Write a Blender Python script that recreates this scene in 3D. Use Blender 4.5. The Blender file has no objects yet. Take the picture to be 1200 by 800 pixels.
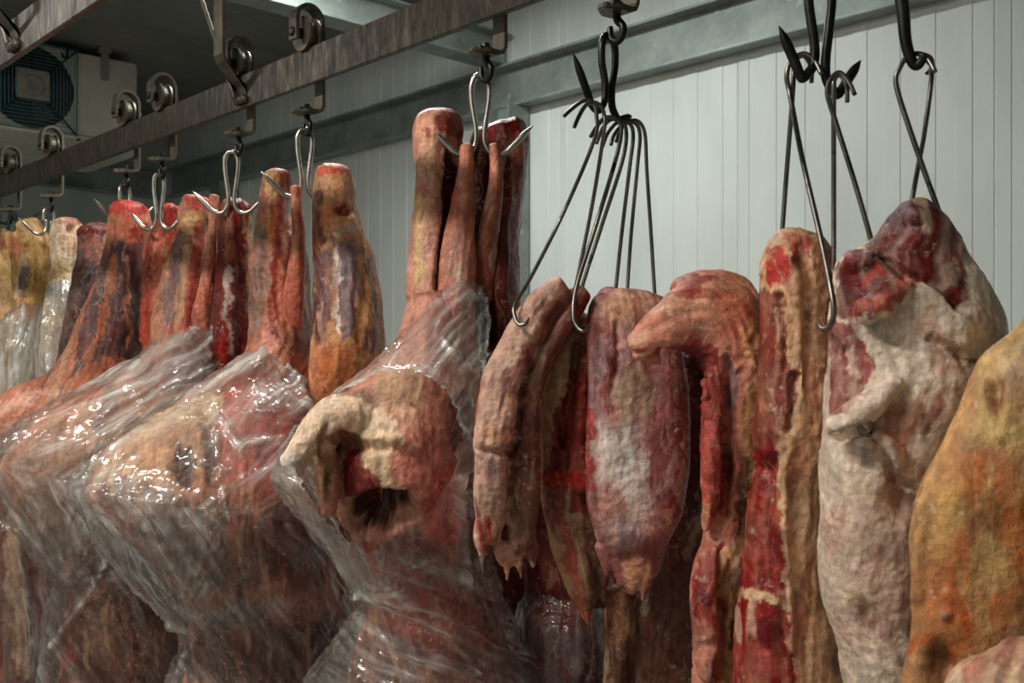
import bpy, bmesh, math, random
import numpy as np
from mathutils import Vector, Matrix

# ------------------------------------------------------------------ camera, world, lamps, exposure
scene = bpy.context.scene
COL = scene.collection
F, CX, CY, EYE = 1167.0, 600.0, 414.0, 1.62      # focal length in px of a 1200x800 frame, horizon row, eye height
SA, CA = 0.686, 0.728                            # the camera looks 43 degrees away from the rail direction

cam_data = bpy.data.cameras.new('camera')
cam = bpy.data.objects.new('camera', cam_data)
COL.objects.link(cam)
cam.matrix_world = Matrix(((SA, 0, CA, 0), (CA, 0, -SA, 0), (0, 1, 0, EYE), (0, 0, 0, 1)))
cam_data.sensor_width = 36.0
cam_data.lens = 36.0 * F / 1200.0
cam_data.shift_y = (CY - 400.0) / 1200.0
cam_data.clip_start = 0.02
cam_data.dof.use_dof = True; cam_data.dof.focus_distance = 2.0; cam_data.dof.aperture_fstop = 9.0
scene.camera = cam

world = bpy.data.worlds.new('world')
scene.world = world
world.use_nodes = True
world.node_tree.nodes['Background'].inputs[0].default_value = (0.6, 0.68, 0.72, 1)
world.node_tree.nodes['Background'].inputs[1].default_value = 0.02

def area_light(name, loc, size, energy, color, target=None):
    l = bpy.data.lights.new(name, 'AREA')
    l.shape = 'RECTANGLE'; l.size, l.size_y = size
    l.energy = energy; l.color = color
    o = bpy.data.objects.new(name, l); COL.objects.link(o)
    o.location = loc
    if target is not None:
        o.rotation_euler = (Vector(target) - Vector(loc)).to_track_quat('-Z', 'Y').to_euler()
    return o
LAMPS = [((-2.75, 1.85, EYE + 1.60), 36.0, (0.95, 1.0, 0.965)),
         ((-1.5, -0.6, EYE + 1.60), 68.0, (1.0, 0.955, 0.89)),
         ((-4.4, -0.55, EYE + 1.60), 22.0, (1.0, 0.955, 0.89))]  # third lamp, out of view, added to brighten the far end
for i_, (loc_, en_, c_) in enumerate(LAMPS):
    area_light('tube_light', loc_, (1.2, 0.14), en_, c_)

vs = scene.view_settings
vs.view_transform = 'Standard'; vs.look = 'None'; vs.gamma = 1.0; vs.use_curve_mapping = False
vs.exposure = 0.0

# ------------------------------------------------------------------ helpers
def W(r, d, u):                                   # right, forward, up of the eye -> world
    return (SA * r - CA * d, CA * r + SA * d, EYE + u)
def P(px, py, d):
    return W((px - CX) / F * d, d, (CY - py) / F * d)
def dY(px, Y):                                    # distance at which the sight line meets the plane y = Y
    return Y / (SA + CA * (px - CX) / F)
def to_px(co):                                    # world coords (n,3) -> px, py, depth
    r = SA * co[:, 0] + CA * co[:, 1]; d = -CA * co[:, 0] + SA * co[:, 1]
    return CX + F * r / d, CY - F * (co[:, 2] - EYE) / d, d

def tag(o, label=None, cat=None, group=None, kind=None):
    if label: o['label'] = label
    if cat: o['category'] = cat
    if group: o['group'] = group
    if kind: o['kind'] = kind
    return o
def link(name, me, mat=None, parent=None, smooth=False):
    o = bpy.data.objects.new(name, me); COL.objects.link(o)
    if mat is not None: me.materials.append(mat)
    if parent is not None: o.parent = parent
    if smooth: me.polygons.foreach_set('use_smooth', [True] * len(me.polygons))
    return o
def empty(name, loc=(0, 0, 0)):
    o = bpy.data.objects.new(name, None); COL.objects.link(o); o.location = loc; o.empty_display_size = 0.05
    return o
class MB:
    def __init__(s): s.v = []; s.f = []
    def add(s, v, f):
        n = len(s.v); s.v += [tuple(map(float, p)) for p in v]; s.f += [tuple(i + n for i in q) for q in f]; return s
    def box(s, x0, x1, y0, y1, z0, z1):
        v = [(x0,y0,z0),(x1,y0,z0),(x1,y1,z0),(x0,y1,z0),(x0,y0,z1),(x1,y0,z1),(x1,y1,z1),(x0,y1,z1)]
        return s.add(v, [(3,2,1,0),(4,5,6,7),(0,1,5,4),(1,2,6,5),(2,3,7,6),(3,0,4,7)])
    def prism(s, poly, axis, a0, a1):             # polygon in the plane across 'axis', extruded from a0 to a1
        n = len(poly)
        def mk(p, a): return (a, p[0], p[1]) if axis == 'x' else (p[0], a, p[1]) if axis == 'y' else (p[0], p[1], a)
        v = [mk(p, a0) for p in poly] + [mk(p, a1) for p in poly]
        f = [tuple(range(n))[::-1], tuple(range(n, 2 * n))] + [(i, (i + 1) % n, n + (i + 1) % n, n + i) for i in range(n)]
        return s.add(v, f)
    def lathe(s, prof, c, axis='y', n=24):        # profile (along axis, radius)
        v = []
        for a, r in prof:
            for k in range(n):
                t = 2 * math.pi * k / n; p, q = r * math.cos(t), r * math.sin(t)
                v.append({'x': (c[0]+a, c[1]+p, c[2]+q), 'y': (c[0]+p, c[1]+a, c[2]+q), 'z': (c[0]+p, c[1]+q, c[2]+a)}[axis])
        m = len(prof)
        f = [(j*n+k, j*n+(k+1) % n, (j+1)*n+(k+1) % n, (j+1)*n+k) for j in range(m-1) for k in range(n)]
        f += [tuple(range(n)), tuple(range((m-1)*n, m*n))]
        return s.add(v, f)
    def tube(s, pts, r, n=10, smooth=0):
        v, f = tube_data(pts, r, n, smooth); return s.add(v, f)
    def build(s, name, mat, parent=None, bevel=0.0, smooth=False):
        me = bpy.data.meshes.new(name); me.from_pydata(s.v, [], s.f)
        bm = bmesh.new(); bm.from_mesh(me); bmesh.ops.recalc_face_normals(bm, faces=bm.faces[:])
        if bevel:
            es = [e for e in bm.edges if len(e.link_faces) == 2 and e.calc_face_angle(0) > 0.6]
            bmesh.ops.bevel(bm, geom=es, offset=bevel, segments=2, affect='EDGES', clamp_overlap=True)
        bm.to_mesh(me); bm.free()
        o = link(name, me, mat, parent)
        if smooth:
            for p in me.polygons: p.use_smooth = True
        return o

def catmull(pts, m):
    pts = np.asarray(pts, float)
    if m <= 0 or len(pts) < 3: return pts
    p = np.vstack([2 * pts[0] - pts[1], pts, 2 * pts[-1] - pts[-2]]); out = []
    for i in range(1, len(p) - 2):
        for k in range(m):
            t = k / m
            out.append(0.5 * ((2*p[i]) + (-p[i-1]+p[i+1])*t + (2*p[i-1]-5*p[i]+4*p[i+1]-p[i+2])*t*t + (-p[i-1]+3*p[i]-3*p[i+1]+p[i+2])*t**3))
    out.append(pts[-1]); return np.array(out)
def tube_data(pts, r, n=10, smooth=0):
    pts = np.asarray(pts, float); rr = np.full(len(pts), r) if np.isscalar(r) else np.asarray(r, float)
    q = catmull(np.hstack([pts, rr[:, None]]), smooth); pts, rr = q[:, :3], np.maximum(q[:, 3], 1e-4)
    t = np.gradient(pts, axis=0); t /= np.linalg.norm(t, axis=1)[:, None] + 1e-12
    a = np.array([0, 0, 1.0]) if abs(t[0][2]) < 0.9 else np.array([1.0, 0, 0])
    u = np.cross(t[0], a); u /= np.linalg.norm(u); V = []
    for i in range(len(pts)):
        u = u - t[i] * np.dot(u, t[i]); u /= np.linalg.norm(u) + 1e-12; w = np.cross(t[i], u)
        for k in range(n):
            an = 2 * math.pi * k / n; V.append(pts[i] + rr[i] * (math.cos(an) * u + math.sin(an) * w))
    m = len(pts)
    Fc = [(j*n+k, j*n+(k+1) % n, (j+1)*n+(k+1) % n, (j+1)*n+k) for j in range(m-1) for k in range(n)]
    Fc += [tuple(range(n))[::-1], tuple(range((m-1)*n, m*n))]
    return V, Fc

# ---- numpy gradient noise
_rng = np.random.RandomState(7)
_perm = np.tile(_rng.permutation(256), 3).astype(np.int32)
_g = _rng.normal(size=(256, 3)); _g /= np.linalg.norm(_g, axis=1)[:, None]; _g = _g.astype(np.float32)
def noise(p, seed=0):
    p = np.asarray(p, np.float32) + np.float32(seed * 17.31)
    i = np.floor(p).astype(np.int32); f = p - i; i &= 255
    w = f * f * f * (f * (f * 6 - 15) + 10); out = np.zeros(len(p), np.float32)
    for dx in (0, 1):
        wx = w[:, 0] if dx else 1 - w[:, 0]; hx = _perm[i[:, 0] + dx]
        for dy in (0, 1):
            wy = w[:, 1] if dy else 1 - w[:, 1]; hy = _perm[hx + i[:, 1] + dy]
            for dz in (0, 1):
                wz = w[:, 2] if dz else 1 - w[:, 2]; h = _perm[hy + i[:, 2] + dz] & 255
                g = _g[h]
                out += wx * wy * wz * (g[:, 0]*(f[:, 0]-dx) + g[:, 1]*(f[:, 1]-dy) + g[:, 2]*(f[:, 2]-dz))
    return out * 1.6
def fbm(p, o=3, seed=0):
    s = 0; a = 1
    for k in range(o): s = s + a * noise(p * 2.0**k, seed + k); a *= 0.5
    return s
def ridge(x): return 1 - 2 * np.abs(x)
def sstep(a, b, x):
    t = np.clip((x - a) / (b - a + 1e-9), 0, 1); return t * t * (3 - 2 * t)
def C(r, g, b): return tuple(((c / 255.0 + 0.055) / 1.055) ** 2.4 if c > 10 else c / 255.0 / 12.92 for c in (r, g, b))

# ------------------------------------------------------------------ materials
def new_mat(name):
    m = bpy.data.materials.new(name); m.use_nodes = True; nt = m.node_tree
    return m, nt, nt.nodes['Principled BSDF']
def nd(nt, t, **kw):
    n = nt.nodes.new(t)
    for k, v in kw.items(): setattr(n, k, v)
    return n
def ramp(nt, fac, stops):
    r = nd(nt, 'ShaderNodeValToRGB'); el = r.color_ramp.elements
    while len(el) < len(stops): el.new(0.5)
    for e, (p, c) in zip(el, stops): e.position = p; e.color = tuple(c) + (1,) if len(c) == 3 else c
    nt.links.new(fac, r.inputs[0]); return r.outputs[0]
def mapped(nt, coord, scale):
    tc = nd(nt, 'ShaderNodeTexCoord'); mp = nd(nt, 'ShaderNodeMapping'); mp.inputs['Scale'].default_value = scale
    nt.links.new(tc.outputs[coord], mp.inputs[0]); return mp.outputs[0]
def ntex(nt, vec, scale, detail=5, rough=0.55):
    n = nd(nt, 'ShaderNodeTexNoise'); n.inputs['Scale'].default_value = scale; n.inputs['Detail'].default_value = detail
    n.inputs['Roughness'].default_value = rough; nt.links.new(vec, n.inputs['Vector']); return n.outputs['Fac']
def mixc(nt, fac, a, b, blend='MIX'):
    m = nd(nt, 'ShaderNodeMix', data_type='RGBA', blend_type=blend)
    for sock, v in ((m.inputs[0], fac), (m.inputs[6], a), (m.inputs[7], b)):
        if hasattr(v, 'node'): nt.links.new(v, sock)
        elif isinstance(v, (int, float)): sock.default_value = v
        else: sock.default_value = tuple(v) + (1,) if len(v) == 3 else v
    return m.outputs[2]
def bump(nt, b, h, strength, dist):
    n = nd(nt, 'ShaderNodeBump'); n.inputs['Strength'].default_value = strength; n.inputs['Distance'].default_value = dist
    nt.links.new(h, n.inputs['Height']); nt.links.new(n.outputs[0], b.inputs['Normal']); return n

def surf_mat(name, c1, c2, scale=(3, 3, 3), nscale=2.0, rough=0.5, metal=0.0, bstr=0.15, bdist=0.002, lo=0.35, hi=0.65, spots=None, coord='Object'):
    m, nt, b = new_mat(name); v = mapped(nt, coord, scale)
    n1 = ntex(nt, v, nscale, 6, 0.6)
    col = ramp(nt, n1, [(lo, c1), (hi, c2)])
    if spots:
        n2 = ntex(nt, v, nscale * spots[1], 4, 0.6)
        col = mixc(nt, ramp(nt, n2, [(spots[2], (0, 0, 0)), (spots[2] + 0.1, (1, 1, 1))]), col, spots[0])
    nt.links.new(col, b.inputs['Base Color'])
    b.inputs['Roughness'].default_value = rough; b.inputs['Metallic'].default_value = metal
    n3 = ntex(nt, v, nscale * 9, 3)
    bump(nt, b, n3, bstr, bdist)
    return m
M = {}
M['panel'] = surf_mat('white_panel', C(204, 211, 207), C(220, 226, 221), (1, 1, 0.35), 3.0, 0.42, 0, 0.05, 0.001, spots=(C(140, 138, 128), 14, 0.71))
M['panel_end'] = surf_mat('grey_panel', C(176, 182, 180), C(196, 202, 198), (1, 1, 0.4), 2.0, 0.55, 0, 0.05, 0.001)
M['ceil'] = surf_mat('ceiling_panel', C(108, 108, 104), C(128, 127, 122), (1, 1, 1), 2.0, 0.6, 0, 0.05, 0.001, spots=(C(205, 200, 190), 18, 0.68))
M['floor'] = surf_mat('wet_concrete', C(112, 107, 100), C(140, 135, 126), (1, 1, 1), 1.6, 0.35, 0, 0.2, 0.003)
M['galv'] = surf_mat('galvanised_steel', C(126, 136, 131), C(156, 164, 158), (1, 1, 1), 7.0, 0.5, 0.3, 0.1, 0.001, spots=(C(172, 182, 178), 3.0, 0.62))
M['iron'] = surf_mat('dark_iron', C(66, 60, 50), C(106, 98, 83), (1, 1, 1), 14.0, 0.45, 0.55, 0.3, 0.002, spots=(C(70, 48, 32), 3, 0.62))
M['blackiron'] = surf_mat('blackened_hook_steel', C(34, 33, 31), C(58, 56, 52), (1, 1, 1), 22.0, 0.36, 0.8, 0.25, 0.001)
M['wire'] = surf_mat('worn_wire_steel', C(92, 88, 82), C(140, 134, 126), (1, 1, 1), 16.0, 0.33, 0.85, 0.15, 0.0006, spots=(C(52, 46, 40), 2.0, 0.58))
M['steel'] = surf_mat('stainless_hook', C(150, 146, 138), C(196, 190, 180), (1, 1, 1), 20.0, 0.27, 0.95, 0.1, 0.0006, spots=(C(92, 80, 66), 2.4, 0.6))
M['cooler'] = surf_mat('cooler_sheet', C(178, 174, 160), C(205, 200, 186), (1, 1, 1), 3.0, 0.45, 0.0, 0.05, 0.001, spots=(C(120, 104, 84), 3, 0.66))
M['grille'] = surf_mat('teal_grille', C(36, 104, 108), C(44, 124, 126), (1, 1, 1), 12.0, 0.4)
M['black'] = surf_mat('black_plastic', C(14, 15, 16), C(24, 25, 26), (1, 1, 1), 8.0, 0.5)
M['motor'] = surf_mat('grey_motor', C(120, 116, 106), C(146, 141, 130), (1, 1, 1), 10.0, 0.5)
M['lamp'] = None
def rail_material():
    m, nt, b = new_mat('weathered_rail')
    v = mapped(nt, 'Object', (52, 52, 15)); v2 = mapped(nt, 'Object', (11, 11, 30)); v3 = mapped(nt, 'Object', (95, 95, 16))
    n1 = ntex(nt, v, 1.0, 6, 0.65); n2 = ntex(nt, v2, 1.0, 6, 0.6); n3 = ntex(nt, v3, 1.0, 4, 0.6)
    col = ramp(nt, n1, [(0.32, C(24, 20, 14)), (0.45, C(46, 39, 28)), (0.58, C(68, 60, 45)), (0.78, C(108, 99, 79))])
    col = mixc(nt, ramp(nt, n2, [(0.47, (0, 0, 0)), (0.66, (.75, .75, .75))]), col, C(66, 54, 38))
    col = mixc(nt, ramp(nt, n3, [(0.54, (0, 0, 0)), (0.64, (1, 1, 1))]), col, C(30, 26, 20))
    nt.links.new(col, b.inputs['Base Color']); b.inputs['Metallic'].default_value = 0.25
    nt.links.new(ramp(nt, n1, [(0.3, (.5,.5,.5)), (0.7, (.33,.33,.33))]), b.inputs['Roughness'])
    bump(nt, b, n3, 0.35, 0.003)
    return m
M['rail'] = rail_material()
def lamp_material():
    m, nt, b = new_mat('lamp_tube'); b.inputs['Emission Color'].default_value = (1, .97, .9, 1); b.inputs['Emission Strength'].default_value = 6
    b.inputs['Base Color'].default_value = (.9, .9, .88, 1); return m
M['lamp'] = lamp_material()

def mrange(nt, v, a, b, c, d):
    n = nd(nt, 'ShaderNodeMapRange'); nt.links.new(v, n.inputs[0])
    for i, x in enumerate((a, b, c, d)): n.inputs[i + 1].default_value = x
    return n.outputs[0]
def mth(nt, op, *a):
    x = nd(nt, 'ShaderNodeMath', operation=op)
    for s, val in zip(x.inputs, a):
        if hasattr(val, 'node'): nt.links.new(val, s)
        else: s.default_value = val
    return x.outputs[0]
def flowmap(nt, scale, off=(0, 0, 0)):
    fl = nd(nt, 'ShaderNodeAttribute', attribute_name='flow')
    mp = nd(nt, 'ShaderNodeMapping'); mp.inputs['Scale'].default_value = scale; mp.inputs['Location'].default_value = off
    nt.links.new(fl.outputs['Vector'], mp.inputs[0]); return mp.outputs[0]
def line_mask(nt, v, scale, width, detail=2):            # thin lines where a noise crosses its middle
    n = ntex(nt, v, scale, detail, 0.5)
    return mrange(nt, mth(nt, 'ABSOLUTE', mth(nt, 'SUBTRACT', n, 0.5)), 0.0, width, 1.0, 0.0)
def meat_material(name='meat'):
    m, nt, b = new_mat(name)
    at = nd(nt, 'ShaderNodeAttribute', attribute_name='paint'); v = mapped(nt, 'Object', (1, 1, 1))
    nf = ntex(nt, flowmap(nt, (34, 130, 50)), 1.0, 4, 0.6)
    nbig = ntex(nt, v, 16, 5, 0.6); na = ntex(nt, v, 70, 6, 0.65); nb = ntex(nt, v, 330, 3, 0.6)
    fac = mth(nt, 'MULTIPLY', mrange(nt, nf, .3, .7, .80, 1.18), mrange(nt, na, .28, .72, .66, 1.3))
    fac = mth(nt, 'MULTIPLY', fac, mrange(nt, nbig, .3, .7, .78, 1.22))
    vm = nd(nt, 'ShaderNodeVectorMath', operation='SCALE'); nt.links.new(at.outputs['Color'], vm.inputs[0]); nt.links.new(fac, vm.inputs['Scale'])
    col = vm.outputs[0]
    # sinew threads, dark seams, blood specks and fat flecks
    lum = nd(nt, 'ShaderNodeRGBToBW'); nt.links.new(at.outputs['Color'], lum.inputs[0]); lum = lum.outputs[0]
    musc = mrange(nt, lum, .10, .36, 1, .12)
    gate = mrange(nt, ntex(nt, v, 14, 3), .45, .60, 0, 1); gate2 = mrange(nt, ntex(nt, v, 19, 3), .47, .6, 0, 1)
    col = mixc(nt, mth(nt, 'MULTIPLY', mth(nt, 'MULTIPLY', line_mask(nt, flowmap(nt, (16, 40, 20)), 1.0, .04, 2), gate), mth(nt, 'MULTIPLY', musc, .28)), col, C(224, 188, 164))
    col = mixc(nt, mth(nt, 'MULTIPLY', mth(nt, 'MULTIPLY', line_mask(nt, flowmap(nt, (14, 46, 20), (7, 3, 5)), 1.0, .05, 2), gate2), mth(nt, 'MULTIPLY', musc, .5)), col, C(70, 18, 18))
    col = mixc(nt, mth(nt, 'MULTIPLY', mrange(nt, ntex(nt, v, 50, 6, .65), .60, .68, 0, .55), mrange(nt, ntex(nt, v, 9, 3), .44, .58, .1, 1)), col, C(140, 30, 26))
    col = mixc(nt, mth(nt, 'MULTIPLY', mrange(nt, ntex(nt, v, 95, 5, .6), .59, .66, 0, .5), gate), col, C(228, 200, 172))
    nt.links.new(col, b.inputs['Base Color'])
    ro = mth(nt, 'ADD', mrange(nt, lum, .02, .4, .34, .50), mrange(nt, nbig, .35, .65, -.08, .12))
    nt.links.new(ro, b.inputs['Roughness'])
    b.inputs['Specular IOR Level'].default_value = 0.28
    nt.links.new(mrange(nt, ntex(nt, v, 13, 4), .48, .64, .0, .25), b.inputs['Coat Weight']); b.inputs['Coat Roughness'].default_value = 0.12
    vo = nd(nt, 'ShaderNodeTexVoronoi', feature='SMOOTH_F1'); vo.inputs['Scale'].default_value = 105; nt.links.new(v, vo.inputs['Vector'])
    cells = mth(nt, 'MULTIPLY', vo.outputs['Distance'], mrange(nt, lum, .08, .4, .1, .9))
    h = mth(nt, 'ADD', cells, mth(nt, 'MULTIPLY_ADD', nb, .4, mth(nt, 'MULTIPLY_ADD', na, 1.0, mth(nt, 'MULTIPLY', nf, .35))))
    bp = bump(nt, b, h, 0.6, 0.0045)
    nt.links.new(bp.outputs[0], b.inputs['Coat Normal'])
    return m
M['meat'] = meat_material()
def film_material():
    m, nt, b = new_mat('plastic_film')
    mk = nd(nt, 'ShaderNodeAttribute', attribute_name='paint'); v = mapped(nt, 'Object', (1, 1, 1))
    sepm = nd(nt, 'ShaderNodeSeparateColor'); nt.links.new(mk.outputs['Color'], sepm.inputs[0]); milk = sepm.outputs[0]
    n1 = ntex(nt, flowmap(nt, (2.2, 70, 8)), 1.0, 4, 0.6); n2 = ntex(nt, flowmap(nt, (3.5, 24, 8), (2, 5, 1)), 1.0, 3, 0.55)
    lines = line_mask(nt, flowmap(nt, (1.5, 20, 6), (1, 2, 7)), 1.0, .030); lines2 = line_mask(nt, flowmap(nt, (2.6, 52, 6), (5, 2, 3)), 1.0, .05)
    vo = nd(nt, 'ShaderNodeTexVoronoi', feature='F1'); vo.inputs['Scale'].default_value = 1.0; nt.links.new(flowmap(nt, (9, 40, 16)), vo.inputs['Vector'])
    # cloudy sheet + bright tension lines
    op = mth(nt, 'MULTIPLY', milk, mth(nt, 'MULTIPLY', mrange(nt, n1, .40, .66, .35, 1.3), mrange(nt, n2, .35, .68, .5, 1.3)))
    li = mth(nt, 'MULTIPLY', mth(nt, 'MAXIMUM', lines, mth(nt, 'MULTIPLY', lines2, .7)), mth(nt, 'MULTIPLY', mrange(nt, n2, .47, .62, 0, 1), mrange(nt, milk, .05, .6, .12, .7)))
    op = mth(nt, 'MINIMUM', mth(nt, 'ADD', op, li), 0.85)
    b.inputs['Base Color'].default_value = C(228, 225, 218) + (1,)
    b.inputs['Roughness'].default_value = 0.22; b.inputs['Specular IOR Level'].default_value = 0.8
    tr = nd(nt, 'ShaderNodeBsdfTransparent'); tr.inputs[0].default_value = (0.97, 0.965, 0.955, 1)
    gl = nd(nt, 'ShaderNodeBsdfGlossy'); gl.inputs['Roughness'].default_value = 0.10; gl.inputs['Color'].default_value = (1, 1, 1, 1)
    fr = nd(nt, 'ShaderNodeFresnel'); fr.inputs[0].default_value = 1.5
    hsum = mth(nt, 'MULTIPLY_ADD', vo.outputs['Distance'], .22, mth(nt, 'MULTIPLY_ADD', n1, .35, mth(nt, 'MULTIPLY', n2, 1.1)))
    bp = bump(nt, b, hsum, 0.8, 0.007)
    nt.links.new(bp.outputs[0], gl.inputs['Normal']); nt.links.new(bp.outputs[0], fr.inputs['Normal'])
    m1 = nd(nt, 'ShaderNodeMixShader'); nt.links.new(op, m1.inputs[0]); nt.links.new(tr.outputs[0], m1.inputs[1]); nt.links.new(b.outputs[0], m1.inputs[2])
    m2 = nd(nt, 'ShaderNodeMixShader'); nt.links.new(mth(nt, 'MINIMUM', mth(nt, 'MULTIPLY', fr.outputs[0], 1.0), 0.45), m2.inputs[0]); nt.links.new(m1.outputs[0], m2.inputs[1]); nt.links.new(gl.outputs[0], m2.inputs[2])
    nt.links.new(m2.outputs[0], nt.nodes['Material Output'].inputs[0])
    return m
M['film'] = film_material()

# ------------------------------------------------------------------ the room
RY, RZ0, RZ1 = 1.25, EYE + 0.627, EYE + 0.711          # main rail: distance, underside, top edge
WALL, CEIL, XEND, XNEAR, YNEAR = 3.2, EYE + 1.72, -7.1, 1.9, -1.4

def ribbed(width, ribs, lo, hi, thick, depth=0.004):   # profile (across, out) of one sandwich panel
    pts = [(0, depth)]
    for k in range(ribs):
        a = width * k / ribs; b = width * (k + 1) / ribs; e = width / ribs
        g = 0.006 if k == 0 else 0
        pts += [(a + g + 0.002, 0 if k % 2 == 0 else 0.0), (a + e * 0.42, 0), (a + e * 0.45, depth * 0.45), (a + e * 0.97, depth * 0.45), (b - 0.002, 0 if k < ribs - 1 else depth * 0.6)]
    pts += [(width, depth)]
    return pts + [(width, thick), (0, thick)]
def panel_wall():
    wall = MB().box(XEND - 0.1, XNEAR, WALL + 0.06, WALL + 0.12, 0, CEIL + 0.1).build('wall_right', M['panel'])
    tag(wall, 'white ribbed cold room wall of vertical panels', kind='structure')
    pw = 0.935
    prof = ribbed(pw, 8, 0, 0, 0.06, 0.005)
    me = None
    x = -1.22 - 7 * pw
    while x < XNEAR:
        if me is None:
            o = MB().prism([(p[0], WALL + p[1]) for p in prof], 'z', 0, CEIL).build('wall_panel', M['panel'], wall); me = o.data
        else: o = link('wall_panel', me, None, wall)
        o.location = (x, 0, 0); x += pw
panel_wall()
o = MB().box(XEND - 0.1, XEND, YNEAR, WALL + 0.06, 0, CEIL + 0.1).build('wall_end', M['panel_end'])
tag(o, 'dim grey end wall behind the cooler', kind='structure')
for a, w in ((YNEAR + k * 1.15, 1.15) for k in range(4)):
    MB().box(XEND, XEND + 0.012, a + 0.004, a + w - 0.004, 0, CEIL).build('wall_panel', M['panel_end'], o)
o = MB().box(XNEAR, XNEAR + 0.1, YNEAR, WALL + 0.1, 0, CEIL + 0.1).build('wall_near', M['panel_end']); tag(o, kind='structure')
o = MB().box(XEND - 0.1, XNEAR + 0.1, YNEAR - 0.1, YNEAR, 0, CEIL + 0.1).build('wall_left', M['panel_end']); tag(o, kind='structure')
o = MB().box(XEND - 0.1, XNEAR + 0.1, YNEAR - 0.1, WALL + 0.1, -0.1, 0).build('floor', M['floor']); tag(o, kind='structure')
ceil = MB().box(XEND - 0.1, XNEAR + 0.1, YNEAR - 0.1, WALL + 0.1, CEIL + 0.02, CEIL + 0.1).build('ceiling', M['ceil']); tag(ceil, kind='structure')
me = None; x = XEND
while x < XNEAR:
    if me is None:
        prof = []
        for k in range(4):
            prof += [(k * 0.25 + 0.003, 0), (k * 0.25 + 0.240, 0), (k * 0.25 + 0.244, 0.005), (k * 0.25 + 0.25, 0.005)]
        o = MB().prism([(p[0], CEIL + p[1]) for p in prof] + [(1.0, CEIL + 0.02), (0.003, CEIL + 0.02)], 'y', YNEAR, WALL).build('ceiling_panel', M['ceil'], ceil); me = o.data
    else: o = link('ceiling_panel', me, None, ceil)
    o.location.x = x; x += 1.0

# lamps of the room and an added third: their housings and tubes sit just above the light they give
for i, (loc, en, c) in enumerate(LAMPS):
    r = empty('ceiling_lamp', (loc[0], loc[1], CEIL))
    tag(r, ['long twin tube lamp on the ceiling between rail and ribbed wall', 'long twin tube lamp on the ceiling over the aisle beside the flat cuts', 'added twin tube lamp over the aisle near the cooler, brightening the far end'][i], 'lamp')
    MB().prism([(-0.1, -0.05), (0.1, -0.05), (0.07, 0), (-0.07, 0)], 'x', -0.65, 0.65).build('lamp_housing', M['cooler'], r)
    for s in (-0.045, 0.045): MB().lathe([(-0.6, 0.013), (0.6, 0.013)], (0, s, -0.066), 'x', 12).build('lamp_tube', M['lamp'], r)

# steel frame
BZ0, BZ1 = EYE + 1.13, EYE + 1.334
def channel(y0, y1, z0, z1, t=0.012, flip=False):      # profile of a channel open towards y0
    return [(y0, z0), (y1, z0), (y1, z1), (y0, z1), (y0, z1 - t), (y1 - t, z1 - t), (y1 - t, z0 + t), (y0, z0 + t)]
tag(MB().prism(channel(WALL - 0.085, WALL - 0.004, BZ0, BZ1), 'x', XEND + 0.09, XNEAR - 0.02).build('wall_beam', M['galv'], bevel=0.002),
    'long galvanised steel channel beam running along the ribbed white wall', 'beam')
tag(MB().prism([(XEND + 0.02 + (WALL - 0.004 - p[0]), p[1]) for p in channel(WALL - 0.085, WALL - 0.004, BZ0, BZ1)], 'y', YNEAR + 0.05, WALL - 0.09).build('wall_beam', M['galv'], bevel=0.002),
    'shadowed steel channel beam across the dim end wall', 'beam')
def ibeam(c, z0, z1, fw, t=0.01, w=0.008):
    return [(c-fw, z0), (c+fw, z0), (c+fw, z0+t), (c+w, z0+t), (c+w, z1-t), (c+fw, z1-t), (c+fw, z1), (c-fw, z1), (c-fw, z1-t), (c-w, z1-t), (c-w, z0+t), (c-fw, z0+t)]
tag(MB().prism(ibeam(-3.43, BZ1 + 0.002, BZ1 + 0.15, 0.06), 'y', YNEAR + 0.02, WALL - 0.02).build('cross_beam', M['galv'], bevel=0.002),
    'galvanised I beam crossing under the ceiling above the rail', 'beam')
for cx_, lab in ((-3.34, 'upright galvanised steel column against the white wall beside the tallest legs'), (-6.1, 'upright steel column in the dark corner near the end wall')):
    c = ibeam(0, cx_ - 0.07, cx_ + 0.07, 0.065)
    tag(MB().prism([(p[1], p[0] + WALL - 0.075) for p in c], 'z', 0.0, BZ0 - 0.002).build('steel_column', M['galv'], bevel=0.002), lab, 'column')

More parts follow.
